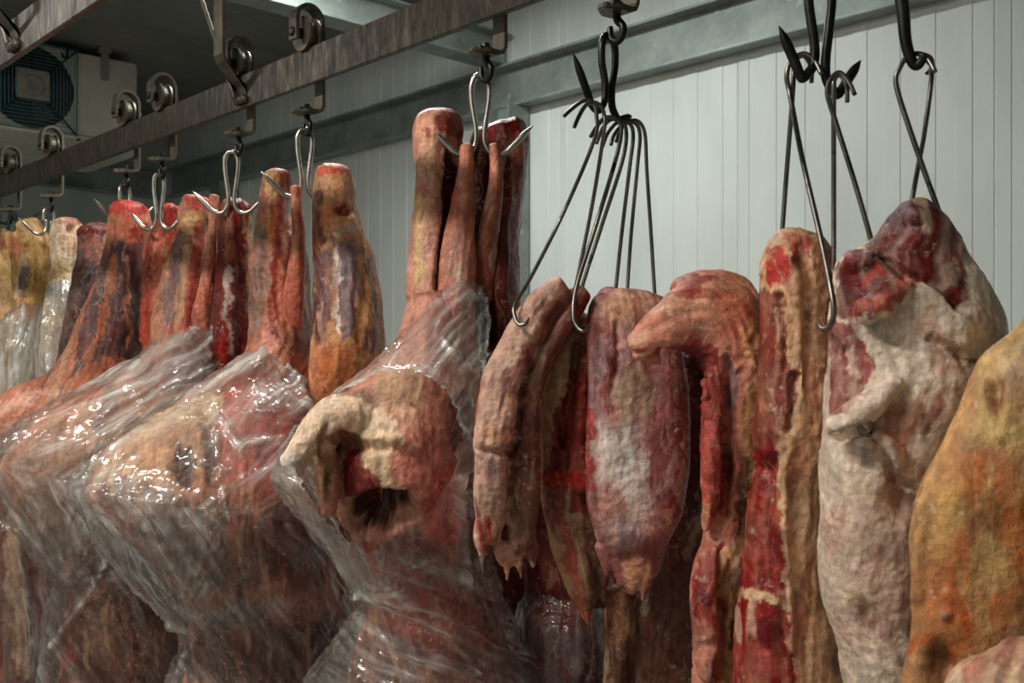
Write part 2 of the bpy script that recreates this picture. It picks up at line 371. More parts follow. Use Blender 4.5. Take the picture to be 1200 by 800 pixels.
# ------------------------------------------------------------------ rails
def rail(y, lab, hangers):
    r = empty('overhead_rail', (0, y, RZ0)); tag(r, lab, 'rail', 'overhead rails')
    MB().box(XEND + 0.02, XNEAR - 0.02, -0.007, 0.007, 0, RZ1 - RZ0).build('rail_bar', M['rail'], r, bevel=0.0015)
    for hx in hangers:
        h = RZ1 - RZ0
        # flat bar down from the ceiling, bent in to the face of the rail
        b = MB(); prof = [(-0.075, CEIL - RZ0), (-0.075, h + 0.038), (-0.068, h + 0.018), (-0.030, h * 0.78), (-0.014, h * 0.62), (-0.010, h * 0.36)]
        pr = [(p[0], p[1]) for p in prof] + [(p[0] + 0.009, p[1] - 0.004) for p in prof[::-1]]
        pr[-1] = (prof[0][0] + 0.009, prof[0][1])
        hg = b.prism(pr, 'x', hx - 0.024, hx + 0.024).build('rail_hanger', M['iron'], r, bevel=0.0015)
        # ribbed reinforcing bar welded on as a brace
        a = np.array([hx - 0.02, -0.016, h * 0.22]); e = np.array([hx - 0.36, -0.22, CEIL - RZ0]); n = 90; pts = []; rr = []
        for k in range(n): pts.append(a + (e - a) * k / (n - 1)); rr.append(0.0066 if k % 2 else 0.0056)
        MB().tube(pts, rr, 8).build('brace_rod', M['iron'], hg, smooth=True)
        g = MB(); random.seed(3)
        for k in range(7):
            g.lathe([(-0.009, 0.002), (-0.005, 0.009), (0.004, 0.009), (0.009, 0.002)], (hx - 0.02 + 0.007 * k, -0.012, h * (0.2 + 0.03 * (k % 3))), 'y', 8)
        g.build('weld_bead', M['iron'], hg, smooth=True)
    return r
X4 = W((272 - CX) / F * dY(272, RY), dY(272, RY), 0)[0]
rail(RY, 'weathered flat bar overhead rail carrying the roller trolleys', [X4 + 0.07, X4 + 1.9, X4 - 2.2])
rail(0.685, 'bare flat bar rail nearer the aisle beside the cooler fan', [-2.24, -0.2, -4.2])

# ------------------------------------------------------------------ roller trolleys
def xr(px): d = dY(px, RY); return W((px - CX) / F * d, d, 0)[0]
PLATE = RZ0 - 0.060                                     # height of the trolley foot
def make_trolley():
    r = empty('rail_trolley'); z = 0.034; R = 0.040
    w = MB().lathe([(-0.016, 0.012), (-0.016, R), (-0.010, R + 0.001), (-0.0085, R - 0.006), (0.0085, R - 0.006), (0.010, R + 0.001), (0.016, R), (0.016, 0.012)], (0, 0, z), 'y', 28).build('roller', M['iron'], r, smooth=False)
    MB().lathe([(-0.045, 0.006), (-0.043, 0.011), (-0.017, 0.012), (0.017, 0.012), (0.043, 0.011), (0.045, 0.006)], (0, 0, z), 'y', 12).build('axle', M['blackiron'], w)
    # one flat bar: short leg in front, bow over the roller, long leg behind the rail, foot bent in under it
    path = [(-0.035, z - 0.018), (-0.035, z + 0.012)]
    for k in range(11):
        a = math.pi - math.pi * k / 10; path.append((0.035 * math.cos(a), z + 0.030 + 0.037 * math.sin(a)))
    zb = PLATE - RZ1
    path += [(0.035, z), (0.035, zb + 0.014), (0.030, zb + 0.004), (0.020, zb)]
    path += [(-0.03, zb)]
    t = 0.0045; n = len(path); nor = []
    for k in range(n):
        a = np.array(path[max(k-1, 0)]); b = np.array(path[min(k+1, n-1)]); d = b - a; d /= np.linalg.norm(d); nor.append((-d[1], d[0]))
    v = []; hw = 0.017
    for (p, q) in zip(path, nor):
        for sx in (-1, 1):
            for st in (-1, 1): v.append((sx * hw, p[0] + q[0] * t * st, p[1] + q[1] * t * st))
    f = []
    for k in range(n - 1):
        a, b = 4 * k, 4 * k + 4
        f += [(a, a+1, b+1, b), (a+1, a+3, b+3, b+1), (a+3, a+2, b+2, b+3), (a+2, a, b, b+2)]
    f += [(0, 2, 3, 1), (4*n-4, 4*n-3, 4*n-1, 4*n-2)]
    MB().add(v, f).build('trolley_strap', M['iron'], r, bevel=0.0012)
    # foot plate: pointed tongue
    MB().prism([(-0.022, 0.012), (0.022, 0.012), (0.025, -0.012), (0.008, -0.040), (-0.008, -0.040), (-0.025, -0.012)], 'z', zb - 0.009, zb + 0.001).build('foot_plate', M['iron'], r, bevel=0.002)
    j = [(0, 0, zb + 0.016), (0, 0, zb - 0.014), (0.004, 0, zb - 0.022), (0.013, 0, zb - 0.032), (0.012, 0, zb - 0.046), (0, 0, zb - 0.054), (-0.013, 0, zb - 0.046), (-0.015, 0, zb - 0.034), (-0.015, 0, zb - 0.026)]
    sw = MB().tube(j, [0.007, 0.007, 0.007, 0.0065, 0.0065, 0.0065, 0.0065, 0.006, 0.005], 10, 5).build('swivel_hook', M['blackiron'], r, smooth=True)
    MB().lathe([(0, 0.012), (0.008, 0.012), (0.011, 0.008)], (0, 0, zb + 0.001), 'z', 6).build('swivel_nut', M['blackiron'], sw)
    return r
def copy_tree(o, parent=None):
    c = o.copy(); COL.objects.link(c); c.parent = parent
    for ch in list(o.children): copy_tree(ch, c)
    return c
TROLLEYS = [(12, 'furthest visible trolley with a dark worn bow close to the end wall'), (60, 'dark roller trolley above the pale yellowish shank'),
            (148, 'roller trolley above the red leg with dark violet muscle'), (190, 'roller trolley between the cooler corner and the bent rail hanger'),
            (280, 'roller trolley half hidden behind the bent rail hanger'), (360, 'roller trolley with a bright rubbed bow standing clear above the rail'),
            (570, 'roller trolley whose foot carries the tallest pair of legs'), (723, 'roller trolley carrying a bunch of long thin hooks'),
            (962, 'roller trolley carrying four long hooks with the long loin'), (1068, 'roller trolley above the white fat shoulder'), (1236, 'roller trolley above the smooth orange slab')]
proto = make_trolley()
for i, (px, lab) in enumerate(TROLLEYS):
    o = proto if i == 0 else copy_tree(proto)
    o.location = (xr(px), RY, RZ1); tag(o, 'rusty ' + lab, 'trolley', 'roller trolleys on the rail')

# ------------------------------------------------------------------ hooks
def double_hook(px, yb, lab, rot=0.0, rod=0.0056, mat='steel', spread=0.10, rise=0.055, twist=0.0, rs=None, rr_=None, rdrop=0.0):
    d = dY(px, RY); top = PLATE - 0.046; bot = EYE + (CY - yb) / F * d; L = top - bot
    r = empty('double_meat_hook', (W((px - CX) / F * d, d, 0)[0], RY, top)); r.rotation_euler.z = math.atan2(CA, SA) + rot
    h = []
    def half(sp, ri, L):
        return [(0.0, 0.006), (0.010, 0.002), (0.0165, -0.014), (0.0165, -0.04), (0.013, -L * 0.45), (0.008, -L + 0.045), (0.010, -L + 0.018), (0.024, -L), (sp * .42 + .004, -L + ri * .06), (sp * .62, -L + ri * .32), (sp * .84, -L + ri * .72), (sp, -L + ri)]
    rad = [rod] * 9 + [rod * 1.05, rod * .95, 0.0007]
    lh, rh = half(spread, rise, L), half(rs or spread, rise if rr_ is None else rr_, L + rdrop)
    pts = [(-a, 0, b) for a, b in lh[::-1]] + [(a, 0, b) for a, b in rh[1:]]
    MB().tube(pts, rad[::-1] + rad[1:], 10, 6).build('hook_rod', M[mat], r, smooth=True)
    return tag(r, lab, 'hook', 'double pronged hooks on the trolleys')
double_hook(15, 262, 'dark double hook in the gloom nearest the end wall', rot=0.5, mat='blackiron')
double_hook(57, 275, 'double steel hook between the two pale shanks', rot=0.6)
double_hook(146, 258, 'double steel hook half hidden behind the red top of the dark violet leg', rot=0.9)
double_hook(186, 268, 'double steel hook holding the small red leg behind', rot=-0.25)
double_hook(271, 249, 'bright double steel hook shared by the tan leg and the dark red leg', rot=0.05)
double_hook(357, 231, 'worn double steel hook between the two legs above the tented film', rot=0.3)
double_hook(563, 181, 'polished double steel hook with both points showing on the tallest legs', rot=0.0)
double_hook(713, 132, 'blackened double hook crowded with long thin hooks', rot=0.75, mat='blackiron', rod=0.0062, spread=0.085, rise=0.082, rs=0.06, rr_=0.012, rdrop=0.008)
double_hook(961, 92, 'blackened double hook with two upright points and four long thin hooks', rot=0.15, mat='blackiron', rod=0.0068, spread=0.060, rise=0.070, rr_=0.048, rdrop=0.020)
# plain J hook at the right end of the row
d9 = dY(1068, RY)
tag(MB().tube([P(1058, -60, d9), P(1056, -10, d9), P(1059, 22, d9), P(1061, 45, d9), P(1066, 66, d9), P(1073, 77, d9), P(1080, 71, d9 - 0.006), P(1082, 62, d9 - 0.012)], [.0085, .0085, .008, .0075, .007, .0065, .006, .003], 10, 5).build('meat_hook', M['blackiron'], smooth=True),
    'thick dark single hook above the white fat shoulder', 'hook', 'single hooks')

def s_hook(pts, lab, r=0.0034):
    q = [P(*p) for p in pts]; rr = [r] * len(q); rr[0] = r * 0.9; rr[-1] = 0.001
    return tag(MB().tube(q, rr, 8, 6).build('long_meat_hook', M['wire'], smooth=True), lab, 'hook', 'long thin hooks')
# on the crowded hook (prong from near left to far right)
a, b = 1.585, 1.70
s_hook([(661,136,a-.02),(672,126,a-.01),(684,118,a),(695,120,a+.01),(699,135,a+.01),(696,165,a+.01),(660,250,1.63),(622,325,1.59),(604,356,1.56),(603,370,1.55),(608,380,1.542),(616,379,1.538),(620,372,1.545)], 'leftmost long thin hook slanting down to the curved slab of meat')
s_hook([(673,149,a-.03),(679,135,a-.02),(688,122,a-.01),(700,121,a),(708,134,a+.01),(707,160,a+.01),(694,240,1.65),(678,320,1.66),(674,345,1.665),(678,360,1.65)], 'long thin hook running down behind the curved slab of meat')
s_hook([(692,160,a+.02),(700,147,a+.03),(710,138,a+.04),(722,140,a+.05),(728,152,a+.05),(722,185,a+.05),(698,265,1.62),(676,335,1.585),(672,368,1.565),(676,382,1.55),(684,388,1.54),(690,380,1.545)], 'long thin hook ending in a bend in front of the striped flank', 0.0038)
s_hook([(699,168,a+.04),(706,150,a+.05),(716,140,a+.06),(728,142,a+.07),(734,155,a+.07),(729,190,a+.07),(705,265,1.66),(684,330,1.66),(680,352,1.665),(686,362,1.65)], 'long thin hook pressed alongside the bent one in the bunch')
s_hook([(706,172,a+.06),(712,156,a+.07),(724,143,a+.08),(738,145,a+.09),(742,160,a+.09),(738,195,a+.09),(729,270,1.70),(722,335,1.70),(720,352,1.69),(726,362,1.67)], 'fifth long thin hook of the bunch dropping behind the striped flank')
s_hook([(716,170,a+.08),(720,157,a+.085),(732,144,a+.09),(744,144,a+.10),(750,158,a+.11),(747,195,a+.11),(740,270,1.71),(735,340,1.70),(734,356,1.69),(740,364,1.67)], 'sixth long thin hook of the bunch dropping behind the striped flank')
s_hook([(722,166,a+.09),(727,152,a+.10),(738,142,a+.11),(749,143,a+.12),(756,158,a+.125),(758,200,a+.13),(763,275,1.71),(767,340,1.70),(768,356,1.69),(775,364,1.67)], 'rightmost long thin hook of the bunch hanging almost straight')
d8 = dY(945, RY)
s_hook([(951,97,d8),(951,80,d8),(943,66,d8),(932,70,d8),(930,85,d8),(929,110,d8),(922,200,1.42),(916,280,1.42),(914,300,1.42),(920,310,1.40)], 'straight long thin hook holding the top of the long loin')
s_hook([(963,87,d8-.03),(955,72,d8-.02),(943,63,d8-.015),(928,70,d8-.01),(922,88,d8-.01),(926,112,d8-.01),(940,185,1.33),(962,280,1.27),(975,345,1.23),(977,368,1.225),(973,381,1.23),(966,386,1.24),(961,382,1.26),(959,374,1.30)], 'long thin hook whose bend shows in front of the long loin', 0.0037)
s_hook([(993,120,d8-.06),(992,100,d8-.06),(985,88,d8-.055),(978,93,d8-.05),(977,110,d8-.05),(977,200,1.36),(977,300,1.36),(976,318,1.36),(982,326,1.35)], 'vertical long thin hook between the long loin and the white fat shoulder')
s_hook([(1002,111,d8-.08),(994,95,d8-.075),(983,85,d8-.07),(972,95,d8-.07),(970,112,d8-.07),(980,145,1.32),(1002,215,1.30),(1022,285,1.29),(1026,303,1.285),(1032,308,1.28)], 'long thin hook slanting into the red lump of the white fat shoulder')
s_hook([(1096,84,d9-.02),(1088,70,d9-.01),(1077,63,d9),(1064,66,d9),(1055,78,d9),(1050,98,d9),(1064,145,1.27),(1083,200,1.265),(1101,250,1.26),(1106,268,1.255),(1100,276,1.25)], 'long thin crossed hook leaning right into the white fat shoulder')
s_hook([(1086,86,d9+.03),(1092,78,d9+.02),(1090,68,d9+.02),(1081,64,d9+.015),(1088,72,d9+.012),(1092,85,d9+.01),(1084,150,1.285),(1074,205,1.28),(1067,245,1.275),(1066,262,1.27),(1072,268,1.26)], 'long thin crossed hook leaning left into the white fat shoulder')

d10 = dY(1236, RY)
tag(MB().tube([P(1236, -104, d10), P(1228, -86, d10), P(1228, -40, d10), P(1233, 10, d10), P(1240, 22, d10), P(1248, 10, d10)], [.007, .007, .007, .007, .006, .003], 10, 5).build('meat_hook', M['blackiron'], smooth=True),
    'thick dark single hook above the smooth orange slab', 'hook', 'single hooks')
s_hook([(1226,34,d10),(1230,16,d10),(1240,10,d10),(1248,22,d10),(1246,100,1.145),(1240,250,1.13),(1236,350,1.125),(1235,392,1.09),(1228,404,1.07),(1222,396,1.06)], 'long thin hook holding the smooth orange slab')
s_hook([(1254,36,d10),(1250,18,d10),(1240,8,d10),(1232,20,d10),(1232,100,1.09),(1228,300,1.03),(1224,600,1.0),(1220,740,.985),(1219,785,.96),(1212,800,.93),(1204,792,.91)], 'very long thin hook reaching down to the pinkish lump of fat trim')
# ------------------------------------------------------------------ evaporator cooler under the ceiling
def cooler():
    X0 = -5.67; y0, y1 = 0.55, 2.37; z0, z1 = EYE + 1.145, CEIL - 0.05
    r = empty('air_cooler', (X0 - 0.4, (y0 + y1) / 2, CEIL)); tag(r, 'off white ceiling air cooler with a teal fan grille and grey motor', 'cooler')
    inv = -np.array(r.location)
    def put(mb, n, m, p=None, **k):
        o = mb.build(n, M[m], p or r, **k)
        if p is None: o.location = inv
        return o
    put(MB().box(X0 - 0.75, X0, y0, y1, z0 + 0.06, z1), 'cooler_body', 'cooler', bevel=0.008)
    put(MB().prism([(X0 + 0.02, z0 + 0.06), (X0 + 0.02, z0 + 0.04), (X0 - 0.1, z0), (X0 - 0.77, z0), (X0 - 0.77, z0 + 0.06)], 'y', y0 - 0.01, y1 + 0.01), 'drip_tray', 'cooler', bevel=0.004)
    put(MB().box(X0 - 0.5, X0 - 0.45, y1 - 0.05, y1 + 0.002, z1, CEIL), 'ceiling_bracket', 'iron')
    put(MB().box(X0 + 0.001, X0 + 0.02, y1 - 0.21, y1 - 0.17, z1 - 0.13, z1 + 0.02).box(X0 - 0.02, X0 + 0.03, y1 - 0.22, y1 - 0.16, z1 + 0.02, CEIL), 'ceiling_bracket', 'motor', bevel=0.003)
    put(MB().tube([(X0 + 0.02, y1 - 0.40, z1 + 0.03), (X0 + 0.025, y1 - 0.40, z1 - 0.03), (X0 + 0.03, y1 - 0.415, z1 - 0.055), (X0 + 0.02, y1 - 0.43, z1 - 0.03)], 0.006, 8, 4), 'drain_clip', 'blackiron', smooth=True)
    for fy in (1.79, 1.04):
        zc = EYE + 1.435; S = 0.235
        ring = put(MB().lathe([(-0.05, 0.06), (-0.05, 0.215), (0.004, 0.222), (0.004, 0.208), (-0.045, 0.20), (-0.045, 0.06)], (X0, fy, zc), 'x', 40), 'fan_shroud', 'black', smooth=False)
        put(MB().lathe([(0.001, 0.21), (0.003, 0.21)], (X0, fy, zc), 'x', 40), 'fan_shade_disc', 'black')  # flat black disc standing in for the shade inside the fan opening
        fan = MB()
        for k in range(5):
            a0 = 2 * math.pi * k / 5; v = []
            for rr_ in (0.05, 0.12, 0.2):
                for da, dx in ((-0.32, -0.012), (0.32, 0.02)):
                    v.append((X0 + 0.018 + dx * .5, fy + rr_ * math.cos(a0 + da), zc + rr_ * math.sin(a0 + da)))
            fan.add(v, [(0, 1, 3, 2), (2, 3, 5, 4)])
        put(fan, 'fan_blades', 'black')
        put(MB().lathe([(0.01, 0.06), (0.035, 0.058), (0.042, 0.05), (0.043, 0.03), (0.040, 0.028), (0.040, 0.016), (0.046, 0.014)], (X0, fy, zc), 'x', 24).box(X0 + 0.005, X0 + 0.03, fy - 0.085, fy + 0.085, zc - 0.075, zc + 0.085), 'fan_motor', 'motor', bevel=0.006)
        g = empty('fan_grille', (0, 0, 0)); g.parent = r; g.location = inv
        for k in range(9):
            h = 0.085 + (S - 0.085) * k / 8; x = X0 + 0.036 - 0.02 * (k / 8) ** 2; rw = 0.0024 if k < 8 else 0.005
            MB().tube([(x, fy - h, zc - h), (x, fy + h, zc - h), (x, fy + h, zc + h), (x, fy - h, zc + h), (x, fy - h, zc - h)], rw, 6).build('grille_wire', M['grille'], g)
        for sy in (-1, 1):
            for sz in (-1, 1):
                MB().tube([(X0 + 0.039, fy + sy * 0.08, zc + sz * 0.08), (X0 + 0.014, fy + sy * 0.25, zc + sz * 0.25)], 0.005, 6).build('grille_brace', M['black'], g)
                MB().lathe([(0, 0.014), (0.018, 0.012)], (X0, fy + sy * 0.245, zc + sz * 0.245), 'x', 10).build('grille_foot', M['black'], g)
cooler()

# ------------------------------------------------------------------ modelling meat: swept bodies fused into one skin, then carved and coloured
def sweep_data(st, d0, n=28, sub=6, horizontal=False, cap=0.5, sq=2.0):
    """stations (px, py, dd, half width px, half depth m) -> closed tube; rows (py, xl, xr, dd, b) when horizontal."""
    if horizontal: st = [((s[1] + s[2]) / 2, s[0], s[3], (s[2] - s[1]) / 2, s[4]) for s in st]
    q = catmull(np.array(st, float), sub)
    # rounded ends
    def capring(e, nx):
        out = []; dirv = (e - nx)[:2]; L = np.linalg.norm(dirv) + 1e-9; w = max(e[3], 1.0)
        for k in (0.35, 0.65, 0.85, 0.97):
            x = e.copy(); x[:2] = e[:2] + dirv / L * w * cap * k; f = math.sqrt(1 - k * k); x[3] = e[3] * f; x[4] = e[4] * f; out.append(x)
        return out
    q = np.array(capring(q[0], q[1])[::-1] + list(q) + capring(q[-1], q[-2]))
    t = np.gradient(q[:, :2], axis=0); t /= np.linalg.norm(t, axis=1)[:, None] + 1e-9
    nrm = np.tile([1.0, 0.0], (len(q), 1)) if horizontal else np.stack([t[:, 1] * -1, t[:, 0]], 1)
    V = []
    for i in range(len(q)):
        d = d0 + q[i, 2]; w = max(q[i, 3], 0.3) * d / F; b = max(q[i, 4], 0.002)
        cr, cu = (q[i, 0] - CX) / F * d, (CY - q[i, 1]) / F * d
        for k in range(n):
            a = 2 * math.pi * k / n; c, s = math.cos(a), math.sin(a)
            c = math.copysign(abs(c) ** (2 / sq), c); s = math.copysign(abs(s) ** (2 / sq), s)
            V.append(W(cr + w * c * nrm[i, 0], d + b * s, cu - w * c * nrm[i, 1]))
    m = len(q)
    Fc = [(j*n+k, j*n+(k+1) % n, (j+1)*n+(k+1) % n, (j+1)*n+k) for j in range(m-1) for k in range(n)]
    Fc += [tuple(range(n))[::-1], tuple(range((m-1)*n, m*n))]
    return V, Fc, q
def remesh(mb, voxel, smooth=4):
    me = bpy.data.meshes.new('t'); me.from_pydata(mb.v, [], mb.f)
    bm = bmesh.new(); bm.from_mesh(me); bmesh.ops.recalc_face_normals(bm, faces=bm.faces[:]); bm.to_mesh(me); bm.free()
    o = bpy.data.objects.new('t', me); COL.objects.link(o)
    r = o.modifiers.new('r', 'REMESH'); r.mode = 'VOXEL'; r.voxel_size = voxel
    s = o.modifiers.new('s', 'SMOOTH'); s.iterations = smooth; s.factor = 0.5
    dg = bpy.context.evaluated_depsgraph_get(); out = bpy.data.meshes.new_from_object(o.evaluated_get(dg))
    bpy.data.objects.remove(o); bpy.data.meshes.remove(me)
    return out
def coords(me):
    a = np.empty(len(me.vertices) * 3, np.float32); me.vertices.foreach_get('co', a); return a.reshape(-1, 3)
def normals(me):
    a = np.empty(len(me.vertices) * 3, np.float32); me.vertex_normals.foreach_get('vector', a); return a.reshape(-1, 3)
def setco(me, co):
    me.vertices.foreach_set('co', np.ascontiguousarray(co, np.float32).ravel()); me.update()
def seg_dist(px, py, pts):                              # distance to a polyline, arc length, signed side
    best = np.full(len(px), 1e9, np.float32); ss = np.zeros(len(px), np.float32); tt = np.zeros(len(px), np.float32); acc = 0.0
    for (x0, y0), (x1, y1) in zip(pts[:-1], pts[1:]):
        dx, dy = x1 - x0, y1 - y0; L = math.hypot(dx, dy) + 1e-6
        u = np.clip(((px - x0) * dx + (py - y0) * dy) / L**2, 0, 1)
        ex, ey = px - x0 - u * dx, py - y0 - u * dy; dd = np.hypot(ex, ey); m = dd < best
        side = np.sign(dx * ey - dy * ex)
        best = np.where(m, dd, best); ss = np.where(m, acc + u * L, ss); tt = np.where(m, dd * side, tt); acc += L
    return best, ss, tt
def mask(sh, px, py):
    """e: ellipse, l: stroke, p: polygon; returns 0..1"""
    k = sh[0]
    if k == 'e':
        _, x, y, rx, ry, ang, soft = sh; a = math.radians(ang); dx, dy = px - x, py - y
        u = (dx * math.cos(a) + dy * math.sin(a)) / rx; v = (-dx * math.sin(a) + dy * math.cos(a)) / ry
        return sstep(1 + soft, 1 - soft, np.hypot(u, v))
    if k == 'l':
        _, pts, w, soft = sh; d, _, _ = seg_dist(px, py, pts); return sstep(w * (1 + soft), w * (1 - soft), d)
    if k == 'p':
        _, pts, soft = sh; ins = np.zeros(len(px), bool); n = len(pts)
        for i in range(n):
            (x0, y0), (x1, y1) = pts[i], pts[(i + 1) % n]
            if y0 == y1: continue
            ins ^= ((y0 > py) != (y1 > py)) & (px < (x1 - x0) * (py - y0) / (y1 - y0) + x0)
        d, _, _ = seg_dist(px, py, list(pts) + [pts[0]])
        return sstep(-soft, soft, np.where(ins, d, -d))
def shape_flow(px, py, d, spine):
    _, s, t = seg_dist(px, py, spine); return s * d / F, t * d / F

def attrs(me, flow, paint):
    a = me.attributes.new('flow', 'FLOAT_VECTOR', 'POINT'); a.data.foreach_set('vector', np.ascontiguousarray(flow, np.float32).ravel())
    c = me.attributes.new('paint', 'FLOAT_COLOR', 'POINT'); p4 = np.ones((len(paint), 4), np.float32); p4[:, :3] = paint
    c.data.foreach_set('color', p4.ravel())
SEED = [0]; FILM_GAIN = 1.0; VOX = 0.75
def flesh(name, sweeps, d0, base, paint=(), sculpt=(), voxel=0.0055, lump=0.006, fibre=0.0016, spine=None, warp=7.0, parent=None, mottle=0.22, second=None, rag=0.0, strata=None, rib=0.5):
    SEED[0] += 1; sd = SEED[0]
    mb = MB(); sp = None
    for s in sweeps:
        kw = dict(s[1]) if isinstance(s, tuple) else {}; st = s[0] if isinstance(s, tuple) else s
        dd = kw.pop('d0', d0)
        v, f, q = sweep_data(st, dd, **kw); mb.add(v, f)
        if sp is None: sp = [tuple(x[:2]) for x in q[::4]]
    sp = spine or sp
    me = remesh(mb, voxel * VOX, 8); co = coords(me); no = normals(me)
    px, py, d = to_px(co)
    # large lumps, then fibres along the piece, then carving
    s, t = shape_flow(px, py, d, sp)
    fl = np.stack([s, t + 0.012 * fbm(co * 9, 2, sd), co @ np.array([.5, .5, .1])], 1)
    h = lump * 0.9 * fbm(co * 9, 2, sd + 3) + lump * rib * noise(np.stack([s * 5, fl[:, 1] * 26, fl[:, 2] * 10], 1), sd + 5)
    h += fibre * 1.6 * ridge(noise(np.stack([s * 6, fl[:, 1] * 48, fl[:, 2] * 12], 1), sd)) + fibre * 0.5 * noise(np.stack([s * 20, fl[:, 1] * 120, fl[:, 2] * 26], 1), sd + 1)
    h += lump * 0.3 * np.maximum(0, noise(co * 42, sd + 7)) * sstep(0, .4, noise(co * 10, sd + 8))
    h += 0.0011 * fbm(co * 70, 2, sd + 12) * sstep(-.2, .4, noise(co * 15, sd + 13))
    if rag: h += rag * ridge(noise(co * 55, sd + 9)) * sstep(-0.1, 0.5, noise(co * 12, sd + 4))
    wx = px + warp * (1.2 * fbm(co * 18, 2, sd + 11) + .7 * fbm(co * 75, 2, sd + 12)); wy = py + warp * (1.2 * fbm(co * 18, 2, sd + 23) + .7 * fbm(co * 75, 2, sd + 24))
    for sh, amt in sculpt: h = h + amt * mask(sh, px + 0.4 * (wx - px), py + 0.4 * (wy - py))
    co = co + no * h[:, None]; setco(me, co)
    # colours painted on the piece: muscle, fat, membrane, darker hollows and lower ends
    col = np.tile(np.array(base, np.float32), (len(px), 1))
    if second is not None:
        k = sstep(-0.15, 0.45, fbm(np.stack([s * 6, fl[:, 1] * 30, fl[:, 2] * 8], 1), 3, sd + 31))[:, None]; col = col * (1 - k) + np.array(second) * k
    stn = fbm(np.stack([s * 10, fl[:, 1] * 80, fl[:, 2] * 20], 1), 2, sd + 41)
    for sh, c, al in paint:
        m = mask(sh, wx, wy)
        if al < 0: m = (m * -al * np.clip(.9 + .25 * stn, .5, 1))[:, None]      # soft transition
        else: m = (sstep(.22, .78, m + 1.6 * stn * m * (1 - m)) * al * np.clip(.92 + .3 * stn, .5, 1))[:, None]
        col = col * (1 - m) + np.array(c, np.float32) * m
    L = col @ np.array([.3, .6, .1], np.float32)
    for j, (c, th, al, a_, b_) in enumerate(STRATA if strata is None else strata):
        f_ = fbm(np.stack([s * a_, fl[:, 1] * b_, fl[:, 2] * 9], 1), 3, sd + 61 + 5 * j)
        m = (sstep(th, th + .16, f_) * al)[:, None]; col = col * (1 - m) + np.array(c, np.float32) * m
    col *= (1 + mottle * fbm(co * 22, 3, sd + 51))[:, None]
    g_ = col @ np.array([.3, .6, .1], np.float32); col = g_[:, None] + (col - g_[:, None]) * 1.04
    attrs(me, fl, np.clip(col, 0.003, 0.95))
    o = link(name, me, M['meat'], parent, smooth=True)
    return o
def film(sweeps, d0, milk=0.25, patches=(), gather=(), holes=(), voxel=0.007, wr=0.006, parent=None, spine=None, name='plastic_wrap', crease=()):
    SEED[0] += 1; sd = SEED[0]
    mb = MB(); sp = None
    for s in sweeps:
        kw = dict(s[1]) if isinstance(s, tuple) else {}; st = s[0] if isinstance(s, tuple) else s
        v, f, q = sweep_data(st, kw.pop('d0', d0), **kw); mb.add(v, f)
        if sp is None: sp = [tuple(x[:2]) for x in q[::4]]
    me = remesh(mb, voxel * VOX, 5); co = coords(me); no = normals(me); px, py, d = to_px(co)
    s, t = shape_flow(px, py, d, spine or sp)
    fs, ft = s, t + 0.014 * fbm(co * 7, 2, sd); z = co @ np.array([.4, .4, .2])
    f1 = ridge(noise(np.stack([fs * 2.2, ft * 34, z * 4], 1), sd)); f2 = ridge(noise(np.stack([fs * 5, ft * 80, z * 6], 1), sd + 1)); g1 = np.zeros(len(px), np.float32)
    for j, (gx, gy, rad) in enumerate(gather):              # tension folds run out from the gather points
        dx, dy = px - gx, py - gy; r = np.hypot(dx, dy); w = np.exp(-(r / rad) ** 2)
        ang = np.arctan2(dy, dx + 1e-6) + .12 * fbm(co * 9, 2, sd + j)
        gr = ridge(noise(np.stack([np.cos(ang) * 7, np.sin(ang) * 7, r * .012], 1), sd + 20 + j)) + .6 * ridge(noise(np.stack([np.cos(ang) * 17, np.sin(ang) * 17, r * .02], 1), sd + 40 + j))
        k = w * np.clip(r / 25, 0, 1); f1 = f1 * (1 - .8 * k); g1 = g1 + gr * k
    h = wr * f1 + wr * 0.5 * f2 + wr * .9 * g1 + wr * 0.8 * fbm(co * 16, 3, sd + 2)
    for pts, w, amt in crease: h = h + amt * mask(('l', pts, w, 0.9), px, py)
    co2 = co + no * h[:, None]; setco(me, co2)
    mk = milk * (.8 + 0.8 * fbm(co * 7, 3, sd + 3)) + milk * 0.5 * np.clip(f1, 0, 1) ** 2 + milk * .9 * np.clip(g1 - .35, 0, 1) ** 2
    for sh, v in patches:
        m = mask(sh, px + 6 * fbm(co * 25, 2, sd + 4), py + 6 * fbm(co * 25, 2, sd + 5)); mk = mk * (1 - m) + v * m * (0.75 + 0.4 * fbm(np.stack([fs * 6, ft * 60, z * 6], 1), 2, sd + 6))
    for pts, w, amt in crease: mk = mk + 0.3 * mask(('l', pts, w * 0.6, 0.9), px, py)  # crease highlights put into the film as whiter milkiness
    mk = np.clip(mk * FILM_GAIN, 0.01, 1.2)
    attrs(me, np.stack([fs, ft, z], 1), np.stack([mk, mk, mk], 1))
    if holes:                                           # torn openings on the near side
        bm = bmesh.new(); bm.from_mesh(me); kill = np.zeros(len(px), bool)
        ctr = d0
        for pts, dmax in holes: kill |= (mask(('p', pts, 1.0), px + 5 * fbm(co * 20, 2, sd + 8), py + 5 * fbm(co * 20, 2, sd + 9)) > 0.5) & (d < dmax)
        bm.verts.ensure_lookup_table(); bmesh.ops.delete(bm, geom=[bm.verts[i] for i in np.nonzero(kill)[0]], context='VERTS'); bm.to_mesh(me); bm.free()
    return link(name, me, M['film'], parent, smooth=True)
def tendon(pts, d0, base, paint=(), parent=None, voxel=0.0035):
    return flesh('tendon', [(pts, dict(cap=.2))], d0, base, paint, voxel=voxel, lump=0.0015, fibre=0.0012, warp=3, parent=parent)
